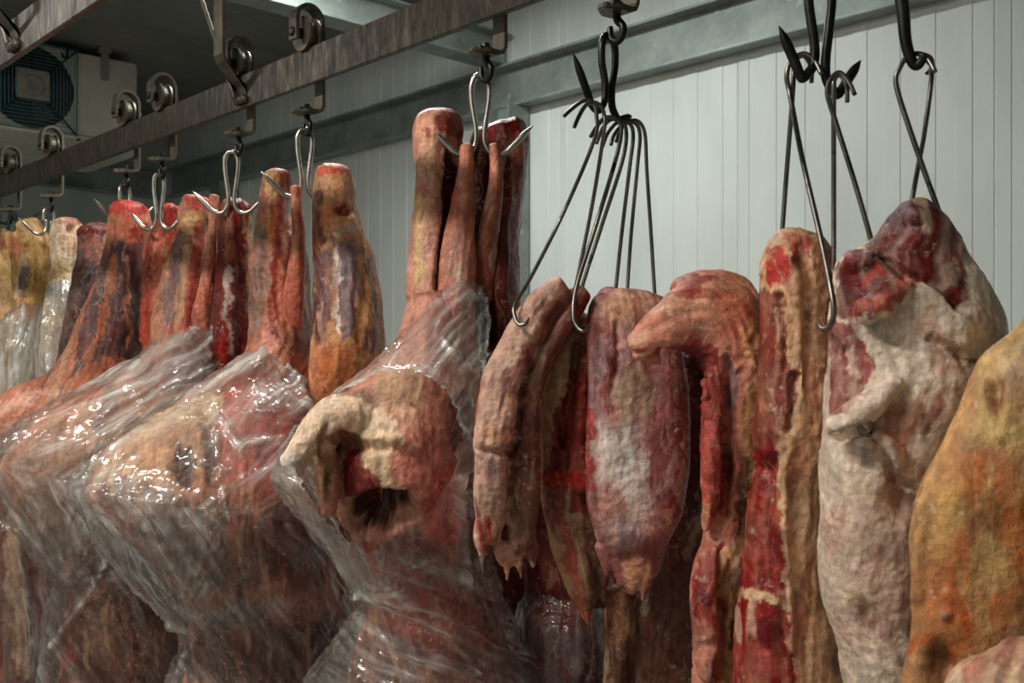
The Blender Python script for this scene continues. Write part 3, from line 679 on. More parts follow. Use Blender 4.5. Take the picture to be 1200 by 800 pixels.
def quarter(px, lab, group=None, cat='beef quarter', Y=RY, name='beef_quarter'):
    d = dY(px, Y); x, y, z = P(px, 300, d); r = empty(name, (0, 0, 0)); tag(r, lab, cat, group); return r

RED, DRED, BRED = C(150, 40, 36), C(92, 26, 24), C(188, 54, 46)
PINK, FLESH, CREAM = C(212, 142, 122), C(188, 104, 84), C(226, 200, 168)
YEL, ORG, TAN = C(208, 166, 108), C(206, 116, 72), C(196, 152, 116)
GREY, DGREY, VIO = C(124, 110, 116), C(70, 60, 64), C(96, 66, 74)
WHITE, BROWN, DARK, BLOOD = C(222, 214, 202), C(86, 50, 38), C(40, 22, 18), C(120, 18, 18)
STRATA = [(CREAM, .46, .40, 8, 34), (C(140, 34, 30), .44, .5, 7, 36), (DRED, .54, .6, 7, 30)]
LEGS = [(C(214, 174, 136), .50, .4, 6, 40), (C(128, 34, 30), .50, .5, 6, 44), (C(70, 30, 28), .62, .5, 6, 40)]
FATTY = [(CREAM, .40, .4, 10, 20), (C(190, 120, 96), .48, .4, 10, 20), (RED, .68, .4, 12, 30)]
G_HIND = 'hind quarters hanging by the hock'

# ------------------------------------------------------------------ the far, pale shanks
q = quarter(5, 'partly cut off tan shank nearest the end wall', G_HIND)
flesh('leg', [[(2, 272, 0, 9, .05), (4, 310, 0, 10, .05), (4, 360, 0, 12, .06), (0, 400, 0, 20, .09), (-4, 470, 0, 26, .12), (-6, 560, 0, 28, .12)]], 3.98, YEL, [(('e', 4, 280, 8, 10, 0, .5), FLESH, .8), (('e', 0, 350, 14, 30, 0, .5), TAN, .6)], parent=q, voxel=.008)
q = quarter(30, 'yellowish knobbly shank above a grey wrapped body', G_HIND)
flesh('leg', [[(33, 262, 0, 13, .055), (38, 280, 0, 18, .06), (40, 300, 0, 19, .06), (42, 325, 0, 15, .055), (40, 350, 0, 16, .06), (36, 385, 0, 26, .10), (32, 430, 0, 30, .12), (24, 520, 0, 30, .12)], [(38, 262, 0, 8, .04), (50, 285, -.02, 9, .04), (56, 302, -.02, 7, .035), (48, 318, 0, 8, .04)], [(16, 275, 0, 8, .04), (22, 310, 0, 7, .035), (26, 350, 0, 9, .04)]],
      3.72, YEL, [(('e', 42, 268, 14, 10, 0, .5), TAN, .7), (('l', [(26, 300), (22, 330), (14, 362)], 4, .6), CREAM, .8), (('l', [(27, 315), (25, 345)], 3, .6), GREY, .9), (('e', 16, 290, 8, 14, 0, .5), FLESH, .7), (('e', 28, 362, 18, 10, 0, .5), ORG, .6), (('e', 26, 385, 10, 8, 20, .5), VIO, .9), (('e', 40, 430, 30, 40, 0, .6), WHITE, .8)],
      [(('l', [(30, 290), (30, 350)], 4, .8), -.014)], parent=q, strata=LEGS, warp=4.5, voxel=.0065)
film([([(362, 28, 56, 0, .09), (375, 12, 60, 0, .12), (400, 0, 64, 0, .14), (440, -6, 68, 0, .15), (480, -14, 64, 0, .15), (560, -18, 60, 0, .15)], dict(horizontal=True))], 3.72, 0.62, gather=[(42, 355, 120)], parent=q, voxel=.009)
q = quarter(78, 'pale shank with a holed bone end wrapped in milky film', G_HIND)
flesh('leg', [[(78, 262, 0, 15, .06), (79, 285, 0, 18, .065), (78, 320, 0, 15, .055), (76, 350, 0, 19, .09), (75, 400, 0, 22, .11), (76, 480, 0, 24, .11)]], 3.62, CREAM, [(('e', 84, 268, 5, 4, 0, .5), DRED, 1), (('e', 80, 282, 15, 16, 0, .6), C(200, 158, 132), .7), (('e', 72, 320, 8, 20, 0, .6), YEL, .7), (('e', 80, 258, 15, 5, 0, .5), FLESH, .8)],
      [(('e', 84, 268, 5, 4, 0, .6), -.02)], parent=q, strata=LEGS, warp=4.5, voxel=.0065)
film([([(332, 66, 92, 0, .06), (345, 60, 95, 0, .09), (380, 54, 98, 0, .13), (430, 52, 100, 0, .15), (500, 52, 104, 0, .16)], dict(horizontal=True))], 3.62, 0.75, gather=[(78, 320, 120)], parent=q, voxel=.009)

# ------------------------------------------------------------------ dark violet legs and the pink round below
q = quarter(108, 'dark brown leg with a ragged red top behind the violet one', G_HIND, Y=1.36)
flesh('leg', [[(112, 272, 0, 20, .07), (113, 290, 0, 20, .07), (110, 320, 0, 21, .08), (104, 360, 0, 22, .09), (98, 400, .04, 22, .10), (92, 450, .1, 24, .10), (90, 560, .12, 24, .10)]], 3.42, C(110, 86, 78), [(('e', 112, 268, 22, 10, 0, .5), BLOOD, .9), (('e', 113, 292, 18, 14, 0, .6), FLESH, .6), (('e', 104, 350, 12, 50, 5, .5), DGREY, .9), (('l', [(120, 320), (106, 400), (92, 450)], 4, .6), TAN, .8)], parent=q, voxel=.006, rag=.004)
q = quarter(150, 'red topped leg with dark violet muscle and orange fat above a pink round', G_HIND)
flesh('leg', [[(152, 247, 0, 20, .07), (151, 262, 0, 23, .075), (149, 285, 0, 22, .075), (147, 310, 0, 25, .085), (141, 345, 0, 31, .10), (132, 385, 0, 38, .12), (120, 425, 0, 42, .14), (102, 462, -.02, 50, .15), (78, 500, -.04, 72, .17), (58, 545, -.06, 74, .17), (50, 620, -.05, 58, .14), (44, 720, -.05, 48, .13), (42, 840, -.05, 44, .13)],
               [(60, 475, -.08, 34, .12), (20, 492, -.16, 34, .10), (-15, 520, -.2, 28, .09)], [(168, 290, .03, 8, .04), (172, 340, .03, 10, .05), (168, 400, .03, 14, .06)]],
      3.10, C(184, 118, 90), [(('e', 152, 246, 24, 10, 0, .4), BRED, 1), (('e', 152, 268, 22, 14, 0, .6), C(204, 112, 84), .8), (('l', [(162, 270), (172, 330), (172, 400)], 8, .5), C(160, 52, 40), .8),
               (('p', [(128, 288), (166, 284), (176, 330), (178, 395), (160, 424), (140, 416), (128, 434), (84, 446), (92, 390), (110, 330)], 4), C(88, 64, 66), .97), (('p', [(158, 330), (166, 350), (172, 400), (160, 405), (152, 370)], 4), DGREY, .8), (('e', 142, 405, 6, 16, 10, .5), DGREY, .9),
               (('l', [(150, 300), (146, 360), (152, 410)], 2.5, .6), C(200, 130, 96), .7), (('l', [(134, 300), (124, 360), (100, 430)], 4, .6), ORG, .7), (('e', 118, 440, 30, 18, -20, .6), ORG, .7),
               (('e', 40, 486, 64, 26, -10, .4), C(222, 168, 146), 1), (('e', 20, 520, 50, 26, 0, .6), C(214, 166, 142), .95), (('l', [(-10, 500), (60, 470)], 6, .6), ORG, .5), (('p', [(-60, 575), (140, 565), (140, 860), (-60, 860)], 12), C(112, 64, 54), .97), (('e', 44, 650, 30, 50, 0, .5), C(140, 78, 68), .9), (('l', [(14, 610), (18, 690), (30, 780)], 9, .6), C(196, 160, 134), .9), (('e', 70, 660, 18, 60, 10, .5), C(110, 44, 38), .9)],
      [(('l', [(152, 300), (158, 350), (164, 400)], 4, .9), -.008), (('l', [(130, 320), (118, 400)], 4, .9), -.006), (('l', [(36, 620), (40, 720), (46, 800)], 6, .9), -.03)], parent=q, strata=LEGS, warp=4.5, voxel=.006, lump=.007)
film([([(592, -18, 60, -.0, .12), (606, -20, 84, -.0, .17), (640, -14, 98, -.0, .17), (700, 0, 104, -.0, .16), (760, 12, 106, -.0, .16), (850, 10, 110, -.0, .16)], dict(horizontal=True))], 3.05, 0.16, gather=[(30, 590, 160)], parent=q, voxel=.009)

q = quarter(195, 'small bright red leg wedged behind the tan leg', G_HIND, Y=1.4)
flesh('leg', [[(204, 246, 0, 12, .05), (202, 270, 0, 13, .055), (197, 310, 0, 16, .06), (190, 370, 0, 18, .07), (186, 450, 0, 20, .08)], [(190, 262, 0, 8, .04), (183, 290, 0, 9, .04), (180, 340, 0, 10, .05), (176, 400, 0, 12, .05)]], 3.02, C(168, 70, 54), [(('e', 204, 246, 14, 10, 0, .5), BRED, 1), (('l', [(186, 280), (182, 380)], 6, .6), C(214, 120, 96), .8), (('l', [(196, 290), (190, 390)], 4, .6), YEL, .6)], parent=q, voxel=.006, rag=.004)

# ------------------------------------------------------------------ tan leg (hook 4) and its wrapped round
q = quarter(225, 'tan leg above a film wrapped round pointing at the aisle', G_HIND)
flesh('leg', [[(232, 236, 0, 17, .06), (232, 252, 0, 22, .07), (230, 275, 0, 22, .07), (227, 300, 0, 27, .085), (223, 335, 0, 33, .10), (220, 370, 0, 35, .12), (216, 410, -.02, 38, .14)],
               ([(395, 190, 252, -.02, .13), (420, 172, 254, -.04, .16), (450, 122, 250, -.10, .19), (480, 72, 246, -.16, .21), (510, 30, 240, -.2, .21), (535, 10, 232, -.22, .2), (560, 14, 225, -.22, .2), (600, 36, 220, -.21, .19), (640, 62, 225, -.18, .18), (680, 88, 225, -.15, .17), (740, 80, 220, -.12, .16), (850, 70, 220, -.12, .16)], dict(horizontal=True))],
      2.78, C(182, 124, 96), [(('e', 236, 236, 18, 9, 0, .5), BRED, .9), (('e', 226, 262, 16, 14, 0, .6), YEL, .7), (('e', 224, 256, 8, 6, 0, .5), C(226, 190, 140), .7), (('l', [(236, 270), (228, 330), (226, 385)], 9, .6), C(150, 46, 40), .8), (('e', 205, 330, 13, 58, 8, .4), C(104, 88, 88), .95), (('l', [(218, 290), (210, 350), (206, 390)], 5, .6), TAN, .9),
               (('e', 246, 345, 13, 50, 0, .4), C(92, 60, 62), .95), (('e', 220, 385, 26, 10, 0, .6), C(196, 110, 90), .8), (('e', 214, 430, 34, 20, -20, .6), C(140, 60, 58), .9),
               (('l', [(30, 515), (80, 468), (140, 440)], 18, .5), PINK, .95), (('e', 90, 500, 60, 30, -25, .6), C(206, 164, 136), .8), (('e', 124, 480, 12, 30, 20, .5), C(120, 70, 62), .9), (('e', 60, 545, 50, 30, 20, .6), C(170, 132, 106), .8),
               (('e', 120, 620, 90, 60, 0, .6), C(120, 92, 78), .9), (('e', 140, 740, 90, 90, 0, .5), C(86, 44, 36), .95), (('e', 115, 690, 40, 8, -40, .5), C(180, 128, 110), .8), (('e', 120, 740, 16, 30, 0, .6), C(150, 108, 80), .6), (('e', 180, 760, 12, 30, 10, .6), C(150, 104, 76), .5), (('e', 75, 770, 18, 10, 0, .6), C(176, 60, 50), .8)],
      [(('l', [(246, 262), (240, 330), (232, 370)], 4, .9), -.008), (('l', [(216, 270), (214, 360)], 4, .9), -.005)], parent=q, strata=LEGS, warp=4.5, voxel=.006, lump=.008, rag=.003, spine=[(232, 236), (216, 410), (140, 520), (130, 640), (140, 850)])
tendon([(251, 229, -.06, 5, .018), (250, 260, -.07, 5, .016), (247, 300, -.08, 6, .018), (240, 345, -.08, 9, .02), (232, 392, -.06, 13, .02)], 2.76, C(196, 120, 96), [(('l', [(251, 229), (240, 345)], 2, .8), C(214, 150, 120), .6)], parent=q)
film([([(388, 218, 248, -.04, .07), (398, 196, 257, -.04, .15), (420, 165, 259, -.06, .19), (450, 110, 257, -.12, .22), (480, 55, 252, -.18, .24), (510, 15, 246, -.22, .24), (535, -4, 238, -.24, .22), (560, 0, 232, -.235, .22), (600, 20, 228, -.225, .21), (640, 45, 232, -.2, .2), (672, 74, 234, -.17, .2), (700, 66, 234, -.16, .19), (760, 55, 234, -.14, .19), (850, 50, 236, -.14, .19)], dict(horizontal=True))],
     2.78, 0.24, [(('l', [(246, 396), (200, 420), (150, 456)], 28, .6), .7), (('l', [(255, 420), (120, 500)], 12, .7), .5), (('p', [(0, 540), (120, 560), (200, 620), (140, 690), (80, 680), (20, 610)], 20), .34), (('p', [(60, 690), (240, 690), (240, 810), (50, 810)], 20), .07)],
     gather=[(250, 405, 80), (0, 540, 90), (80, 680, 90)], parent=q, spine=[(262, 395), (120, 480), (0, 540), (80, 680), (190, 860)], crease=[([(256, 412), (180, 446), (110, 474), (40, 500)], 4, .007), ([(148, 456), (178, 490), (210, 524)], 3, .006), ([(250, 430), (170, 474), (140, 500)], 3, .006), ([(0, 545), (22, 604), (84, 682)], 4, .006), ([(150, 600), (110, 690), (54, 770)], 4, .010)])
q = quarter(275, 'dark red leg with a shiny sinew behind the shared bright hook', G_HIND, Y=1.33)
flesh('leg', [[(277, 244, 0, 16, .06), (277, 260, 0, 19, .065), (277, 290, 0, 19, .07), (276, 330, 0, 20, .08), (274, 380, 0, 21, .09), (272, 430, .08, 22, .10), (275, 520, .24, 30, .10)], [(290, 246, 0, 5, .03), (293, 300, 0, 5, .03), (292, 360, 0, 6, .03), (290, 420, 0, 7, .03)]],
      2.68, C(112, 34, 30), [(('e', 277, 243, 18, 8, 0, .5), BLOOD, 1), (('e', 268, 280, 8, 24, 0, .6), C(150, 90, 60), .7), (('l', [(268, 310), (266, 370), (270, 410)], 3, .6), C(200, 180, 168), .8), (('l', [(292, 250), (294, 400)], 3, .6), C(200, 130, 90), .8), (('e', 262, 400, 6, 30, 0, .6), BRED, .7), (('e', 280, 340, 6, 40, 0, .5), DRED, .8)],
      [(('l', [(280, 270), (280, 400)], 4, .9), -.01)], parent=q, strata=LEGS, warp=4.5, voxel=.0055, rag=.004, fibre=.0022)

# ------------------------------------------------------------------ legs of the worn hook and the tented film
q = quarter(330, 'long reddish leg pierced by the hook above the tented film', G_HIND)
flesh('leg', [[(325, 208, 0, 17, .055), (324, 222, 0, 19, .06), (323, 242, 0, 18, .06), (324, 265, 0, 23, .07), (327, 300, 0, 30, .085), (329, 345, 0, 34, .10), (331, 390, 0, 36, .115), (330, 440, -.02, 40, .14)],
               ([(430, 282, 345, -.02, .13), (455, 240, 362, -.05, .16), (485, 190, 368, -.12, .19), (520, 138, 366, -.2, .2), (555, 112, 368, -.26, .2), (580, 112, 372, -.27, .2), (610, 140, 376, -.27, .2), (650, 180, 386, -.25, .19), (700, 225, 395, -.2, .18), (760, 225, 400, -.16, .18), (850, 215, 400, -.16, .18)], dict(horizontal=True))],
      2.40, C(182, 116, 88), [(('e', 338, 208, 12, 14, 20, .5), BLOOD, .95), (('e', 318, 216, 10, 14, 0, .6), YEL, .8), (('e', 322, 262, 18, 22, 0, .6), ORG, .6), (('l', [(330, 240), (326, 300), (318, 380), (312, 420)], 6, .6), C(150, 40, 36), .8), (('e', 304, 330, 9, 66, 4, .4), C(132, 108, 98), .85), (('l', [(336, 280), (334, 330), (330, 400)], 8, .5), C(206, 130, 106), .7),
               (('p', [(340, 285), (358, 290), (370, 370), (368, 430), (346, 410), (338, 345)], 4), C(104, 62, 62), .95), (('e', 318, 402, 14, 14, 0, .6), C(214, 150, 130), .8), (('e', 322, 388, 5, 8, 10, .5), BLOOD, .8), (('e', 350, 420, 12, 24, 0, .5), DRED, .8),
               (('e', 320, 470, 50, 30, 10, .5), C(176, 84, 72), .9), (('l', [(125, 560), (180, 500), (250, 472)], 14, .6), CREAM, .95), (('e', 190, 540, 60, 40, -30, .6), C(196, 152, 118), .9), (('e', 215, 545, 14, 22, 0, .5), C(60, 44, 38), .95), (('e', 246, 520, 12, 40, 5, .5), C(84, 70, 66), .9), (('e', 300, 520, 44, 60, -10, .5), C(206, 116, 104), .95), (('e', 312, 530, 20, 60, 10, .5), C(180, 60, 52), .6),
               (('e', 180, 600, 70, 30, 20, .6), C(112, 88, 74), .9), (('e', 260, 640, 90, 50, 0, .6), C(88, 66, 56), .9), (('e', 350, 640, 40, 60, 0, .6), C(84, 30, 28), .95), (('e', 310, 760, 100, 60, 0, .5), C(66, 36, 30), .95), (('e', 345, 712, 34, 20, -10, .5), C(168, 84, 74), .8), (('e', 352, 712, 8, 14, 0, .5), BLOOD, .9), (('e', 275, 640, 6, 40, 0, .5), C(150, 80, 66), .7)],
      [(('l', [(342, 236), (340, 300), (336, 350)], 4, .9), -.009), (('l', [(312, 270), (308, 380)], 4, .9), -.006), (('e', 220, 545, 14, 24, 0, .8), -.03), (('l', [(245, 480), (250, 560)], 9, .9), -.025), (('e', 300, 500, 40, 50, 0, .9), .02)], parent=q, strata=LEGS, warp=4.5, voxel=.0058, lump=.008, rag=.003, spine=[(325, 208), (330, 400), (280, 520), (280, 640), (310, 850)])
tendon([(346, 219, -.055, 6, .018), (348, 245, -.065, 6, .016), (350, 280, -.075, 7, .018), (347, 320, -.075, 10, .022), (340, 375, -.055, 15, .024), (336, 405, -.03, 14, .02)], 2.38, C(190, 106, 84), [(('l', [(346, 219), (348, 300)], 3, .8), C(214, 150, 110), .6)], parent=q)
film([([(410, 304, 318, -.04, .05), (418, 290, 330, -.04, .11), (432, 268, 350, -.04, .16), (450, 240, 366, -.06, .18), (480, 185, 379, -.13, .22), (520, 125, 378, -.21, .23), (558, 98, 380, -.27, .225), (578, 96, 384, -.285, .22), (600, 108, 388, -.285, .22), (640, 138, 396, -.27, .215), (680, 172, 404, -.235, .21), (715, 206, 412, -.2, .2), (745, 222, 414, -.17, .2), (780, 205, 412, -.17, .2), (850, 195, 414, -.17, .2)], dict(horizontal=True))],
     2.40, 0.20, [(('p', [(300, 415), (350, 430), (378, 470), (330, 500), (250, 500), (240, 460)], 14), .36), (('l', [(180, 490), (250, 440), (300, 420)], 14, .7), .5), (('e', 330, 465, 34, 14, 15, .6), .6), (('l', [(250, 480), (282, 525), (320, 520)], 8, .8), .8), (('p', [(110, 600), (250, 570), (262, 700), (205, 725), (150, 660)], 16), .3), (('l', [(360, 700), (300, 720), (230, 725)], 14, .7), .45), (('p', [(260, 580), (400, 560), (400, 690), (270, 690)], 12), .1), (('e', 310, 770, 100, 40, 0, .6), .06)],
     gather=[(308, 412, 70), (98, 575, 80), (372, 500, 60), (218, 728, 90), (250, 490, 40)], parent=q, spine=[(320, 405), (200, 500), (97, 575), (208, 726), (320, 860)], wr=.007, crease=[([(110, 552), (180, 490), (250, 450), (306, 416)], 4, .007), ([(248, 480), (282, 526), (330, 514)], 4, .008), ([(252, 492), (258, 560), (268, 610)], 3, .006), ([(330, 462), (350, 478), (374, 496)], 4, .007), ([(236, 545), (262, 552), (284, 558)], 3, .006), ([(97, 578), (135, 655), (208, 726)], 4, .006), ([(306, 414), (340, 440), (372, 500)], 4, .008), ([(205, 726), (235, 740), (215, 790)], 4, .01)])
q = quarter(405, 'thick leg with grey sinew stripes and orange fat clear of the film', G_HIND)
flesh('leg', [[(391, 204, 0, 22, .07), (392, 222, 0, 24, .075), (393, 245, 0, 25, .075), (398, 275, 0, 29, .085), (404, 310, 0, 35, .10), (408, 350, 0, 39, .11), (410, 395, 0, 41, .12), (406, 435, .02, 42, .12), (402, 480, .08, 42, .12), (400, 560, .16, 42, .12), (400, 700, .2, 42, .12)]],
      2.26, C(190, 138, 98), [(('e', 388, 198, 22, 7, -10, .5), BRED, .8), (('e', 400, 212, 18, 12, 0, .6), C(214, 160, 116), .8), (('e', 402, 247, 8, 5, 10, .5), BLOOD, .95), (('l', [(372, 230), (372, 320), (376, 400)], 7, .6), DRED, .85), (('e', 384, 255, 8, 20, 0, .6), ORG, .6),
               (('p', [(392, 290), (412, 280), (430, 300), (424, 330), (414, 385), (402, 400), (396, 340)], 4), GREY, .95), (('l', [(392, 275), (394, 330), (396, 385)], 3, .6), WHITE, .8), (('p', [(372, 300), (388, 290), (390, 360), (382, 420), (370, 390)], 5), VIO, .85), (('l', [(424, 300), (426, 350), (420, 400)], 4, .6), YEL, .8), (('l', [(434, 310), (438, 370)], 4, .6), C(90, 74, 70), .8), (('e', 434, 400, 9, 16, 10, .5), VIO, .8),
               (('e', 396, 440, 32, 34, 0, .6), C(204, 124, 82), .9), (('e', 380, 420, 14, 20, 0, .6), ORG, .6), (('e', 428, 430, 14, 16, 0, .6), C(196, 148, 104), .8), (('e', 408, 270, 16, 6, -20, .5), C(176, 160, 150), .8)],
      [(('e', 402, 247, 9, 5, 10, .8), -.02), (('l', [(393, 280), (396, 390)], 3, .9), -.006), (('l', [(412, 290), (410, 390)], 3, .9), .004), (('l', [(426, 310), (422, 400)], 3, .9), -.006)], parent=q, strata=LEGS, warp=4.5, voxel=.0055, lump=.005, fibre=.0024)

# ------------------------------------------------------------------ the tallest pair and the torn film
q = quarter(515, 'tall pink leg with a bared pelvic bone and a hood of torn film', G_HIND)
flesh('leg', [[(516, 144, 0, 27, .065), (514, 158, 0, 28, .07), (510, 178, 0, 24, .065), (508, 205, 0, 22, .065), (509, 250, 0, 24, .075), (511, 300, 0, 30, .09), (514, 345, 0, 38, .12)],
               ([(335, 486, 548, 0, .10), (370, 474, 556, -.01, .13), (410, 462, 562, -.03, .16), (450, 420, 562, -.06, .18), (490, 395, 560, -.09, .2), (540, 385, 558, -.1, .2), (590, 392, 556, -.08, .18), (640, 430, 560, -.03, .17), (680, 440, 566, 0, .16), (720, 430, 580, 0, .16), (770, 410, 600, 0, .17), (850, 400, 620, 0, .17)], dict(horizontal=True)),
               [(536, 176, .03, 14, .03), (534, 230, .03, 16, .04), (532, 300, .03, 20, .05), (528, 360, .0, 24, .06)], [(470, 470, -.14, 26, .08), (425, 485, -.21, 28, .08), (388, 496, -.26, 26, .07), (360, 520, -.29, 20, .05), (342, 540, -.30, 12, .035)],
               [(372, 520, -.28, 16, .05), (385, 560, -.27, 14, .05), (384, 600, -.26, 8, .03)], [(430, 500, -.2, 26, .07), (455, 540, -.2, 30, .07), (470, 580, -.18, 24, .06)]],
      1.95, C(198, 140, 118), [(('e', 528, 146, 24, 14, 20, .5), BLOOD, .95), (('e', 498, 152, 10, 14, 0, .6), C(214, 150, 124), .8), (('e', 500, 156, 3, 4, 0, .5), BLOOD, .9), (('e', 505, 200, 16, 40, 0, .6), C(212, 164, 132), .8), (('e', 500, 222, 10, 10, 0, .5), C(170, 70, 58), .7), (('l', [(492, 230), (492, 330)], 5, .6), C(206, 172, 120), .8), (('l', [(526, 185), (526, 260), (518, 340)], 8, .5), C(70, 18, 16), .97),
               (('e', 530, 380, 30, 50, 0, .5), C(150, 72, 66), .8), (('e', 470, 460, 34, 30, 0, .6), C(208, 168, 136), .9), (('l', [(345, 540), (365, 508), (400, 488), (440, 500)], 26, .35), C(234, 206, 176), 1), (('e', 410, 520, 26, 10, 20, .5), C(150, 96, 74), .9), (('e', 380, 515, 5, 22, 10, .5), C(140, 84, 66), .8), (('e', 345, 540, 12, 10, 0, .4), C(232, 212, 200), 1), (('e', 455, 535, 30, 34, 30, .5), C(222, 190, 156), .95), (('e', 470, 516, 22, 8, 20, .5), C(232, 200, 164), .9), (('p', [(402, 525), (420, 530), (446, 566), (420, 585), (405, 575)], 4), C(130, 46, 48), 1),
               (('e', 385, 560, 9, 26, 8, .5), C(180, 150, 112), .9), (('e', 386, 570, 4, 16, 8, .5), C(110, 80, 60), .9), (('p', [(410, 588), (440, 574), (482, 578), (488, 600), (440, 634), (415, 625)], 4), C(44, 14, 14), 1), (('e', 500, 540, 40, 40, 0, .6), C(206, 120, 104), .9), (('e', 515, 490, 24, 40, 0, .6), C(150, 84, 70), .7), (('l', [(536, 470), (548, 600), (552, 680)], 12, .5), DRED, .8),
               (('e', 520, 600, 30, 60, 10, .6), C(190, 76, 68), .9), (('e', 480, 660, 50, 40, 20, .5), C(110, 50, 44), .9), (('l', [(430, 650), (520, 700), (600, 760)], 10, .6), C(196, 110, 96), .8), (('e', 470, 690, 30, 10, 30, .5), C(70, 60, 56), .8), (('e', 440, 780, 60, 40, 0, .6), C(96, 60, 50), .9), (('e', 540, 750, 110, 50, 25, .6), C(140, 48, 42), .9), (('e', 500, 700, 60, 24, 20, .6), C(160, 66, 58), .8), (('e', 560, 780, 40, 20, 30, .6), C(120, 32, 30), .8)],
      [(('l', [(528, 180), (524, 260), (514, 335)], 5, .9), -.02), (('p', [(412, 588), (440, 576), (480, 580), (486, 602), (440, 632), (416, 622)], 8), -.06), (('l', [(402, 512), (416, 526), (450, 522)], 6, .9), -.015), (('e', 381, 520, 5, 22, 10, .9), -.012), (('e', 386, 566, 4, 18, 8, .9), -.014), (('l', [(440, 520), (470, 514), (488, 524)], 7, .9), .012), (('e', 346, 540, 12, 10, 0, .8), .008), (('l', [(520, 560), (530, 640), (545, 690)], 4, .9), -.01)], parent=q, strata=LEGS, warp=4.5, voxel=.005, lump=.006, rag=.003, rib=.2, fibre=.001, spine=[(516, 144), (514, 345), (490, 500), (490, 620), (530, 850)])
tendon([(547, 170, -.06, 8, .016), (546, 200, -.07, 9, .016), (543, 240, -.07, 14, .022), (538, 290, -.07, 20, .03), (534, 345, -.07, 24, .04), (530, 400, -.07, 24, .05)], 1.94, C(190, 120, 98), [(('l', [(547, 170), (546, 230)], 5, .7), C(206, 140, 106), .8), (('e', 536, 300, 12, 34, 5, .6), C(160, 118, 104), .8), (('e', 532, 230, 4, 30, 5, .5), C(176, 66, 50), .6)], parent=q, voxel=.0045)
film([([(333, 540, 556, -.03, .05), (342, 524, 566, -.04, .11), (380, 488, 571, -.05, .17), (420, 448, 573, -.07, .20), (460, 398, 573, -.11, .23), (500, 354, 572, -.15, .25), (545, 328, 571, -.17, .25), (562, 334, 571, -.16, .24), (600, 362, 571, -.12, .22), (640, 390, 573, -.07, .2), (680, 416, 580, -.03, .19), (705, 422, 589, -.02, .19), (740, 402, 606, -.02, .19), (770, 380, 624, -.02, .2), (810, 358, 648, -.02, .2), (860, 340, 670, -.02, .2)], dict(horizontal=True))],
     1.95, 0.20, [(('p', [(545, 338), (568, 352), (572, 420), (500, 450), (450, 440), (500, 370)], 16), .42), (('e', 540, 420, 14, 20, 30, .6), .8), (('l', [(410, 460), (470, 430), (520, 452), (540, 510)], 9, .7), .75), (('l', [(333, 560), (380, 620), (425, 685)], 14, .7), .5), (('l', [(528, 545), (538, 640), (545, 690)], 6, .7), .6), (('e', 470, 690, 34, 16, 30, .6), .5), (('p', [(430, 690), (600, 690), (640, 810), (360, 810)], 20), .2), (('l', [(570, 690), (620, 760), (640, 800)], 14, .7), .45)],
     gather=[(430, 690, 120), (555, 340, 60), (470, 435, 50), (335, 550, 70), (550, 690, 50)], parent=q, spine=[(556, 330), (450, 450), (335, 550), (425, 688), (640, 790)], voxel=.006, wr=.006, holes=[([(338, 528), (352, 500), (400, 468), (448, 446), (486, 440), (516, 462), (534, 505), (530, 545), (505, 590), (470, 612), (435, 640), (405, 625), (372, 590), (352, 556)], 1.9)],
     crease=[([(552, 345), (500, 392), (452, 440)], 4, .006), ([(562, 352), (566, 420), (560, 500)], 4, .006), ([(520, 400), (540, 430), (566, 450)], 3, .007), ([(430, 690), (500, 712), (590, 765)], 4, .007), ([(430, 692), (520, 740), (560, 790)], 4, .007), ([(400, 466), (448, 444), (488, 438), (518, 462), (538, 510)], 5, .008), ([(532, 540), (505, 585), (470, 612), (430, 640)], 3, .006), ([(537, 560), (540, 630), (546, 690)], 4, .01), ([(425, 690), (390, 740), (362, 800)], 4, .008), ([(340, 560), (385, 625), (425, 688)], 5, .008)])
q = quarter(588, 'tall dark brown leg sharing the polished hook', G_HIND, Y=1.36)
flesh('leg', [[(590, 154, 0, 23, .06), (593, 170, 0, 22, .06), (595, 200, 0, 18, .06), (590, 240, 0, 19, .07), (588, 290, 0, 20, .08), (588, 350, 0, 20, .085), (592, 420, .06, 22, .09), (600, 500, .16, 28, .10), (606, 600, .24, 40, .11), (615, 720, .26, 46, .11), (620, 850, .26, 50, .11)], [(568, 160, .04, 12, .05), (562, 200, .04, 14, .05), (560, 280, .04, 14, .06), (562, 400, .04, 16, .06)]],
      1.98, C(104, 44, 36), [(('e', 590, 152, 24, 9, 5, .5), BLOOD, .95), (('e', 606, 176, 8, 16, 0, .6), C(190, 106, 82), .7), (('e', 602, 230, 8, 40, 0, .6), C(140, 62, 48), .8), (('l', [(606, 260), (604, 340), (598, 400)], 4, .6), C(150, 40, 34), .8), (('l', [(568, 230), (566, 330)], 3, .6), C(150, 104, 60), .7), (('e', 562, 240, 10, 70, 0, .5), C(56, 22, 20), .9)],
      [(('l', [(578, 190), (574, 300), (574, 400)], 5, .9), -.015)], parent=q, strata=LEGS, warp=4.5, voxel=.0055, rag=.003, fibre=.0024)
tendon([(580, 170, -.06, 7, .015), (581, 200, -.065, 8, .015), (578, 240, -.07, 10, .018), (570, 290, -.06, 13, .02), (567, 350, -.03, 14, .02)], 1.95, C(164, 96, 78), [(('l', [(580, 170), (580, 200)], 6, .7), C(206, 150, 116), .8)], parent=q)

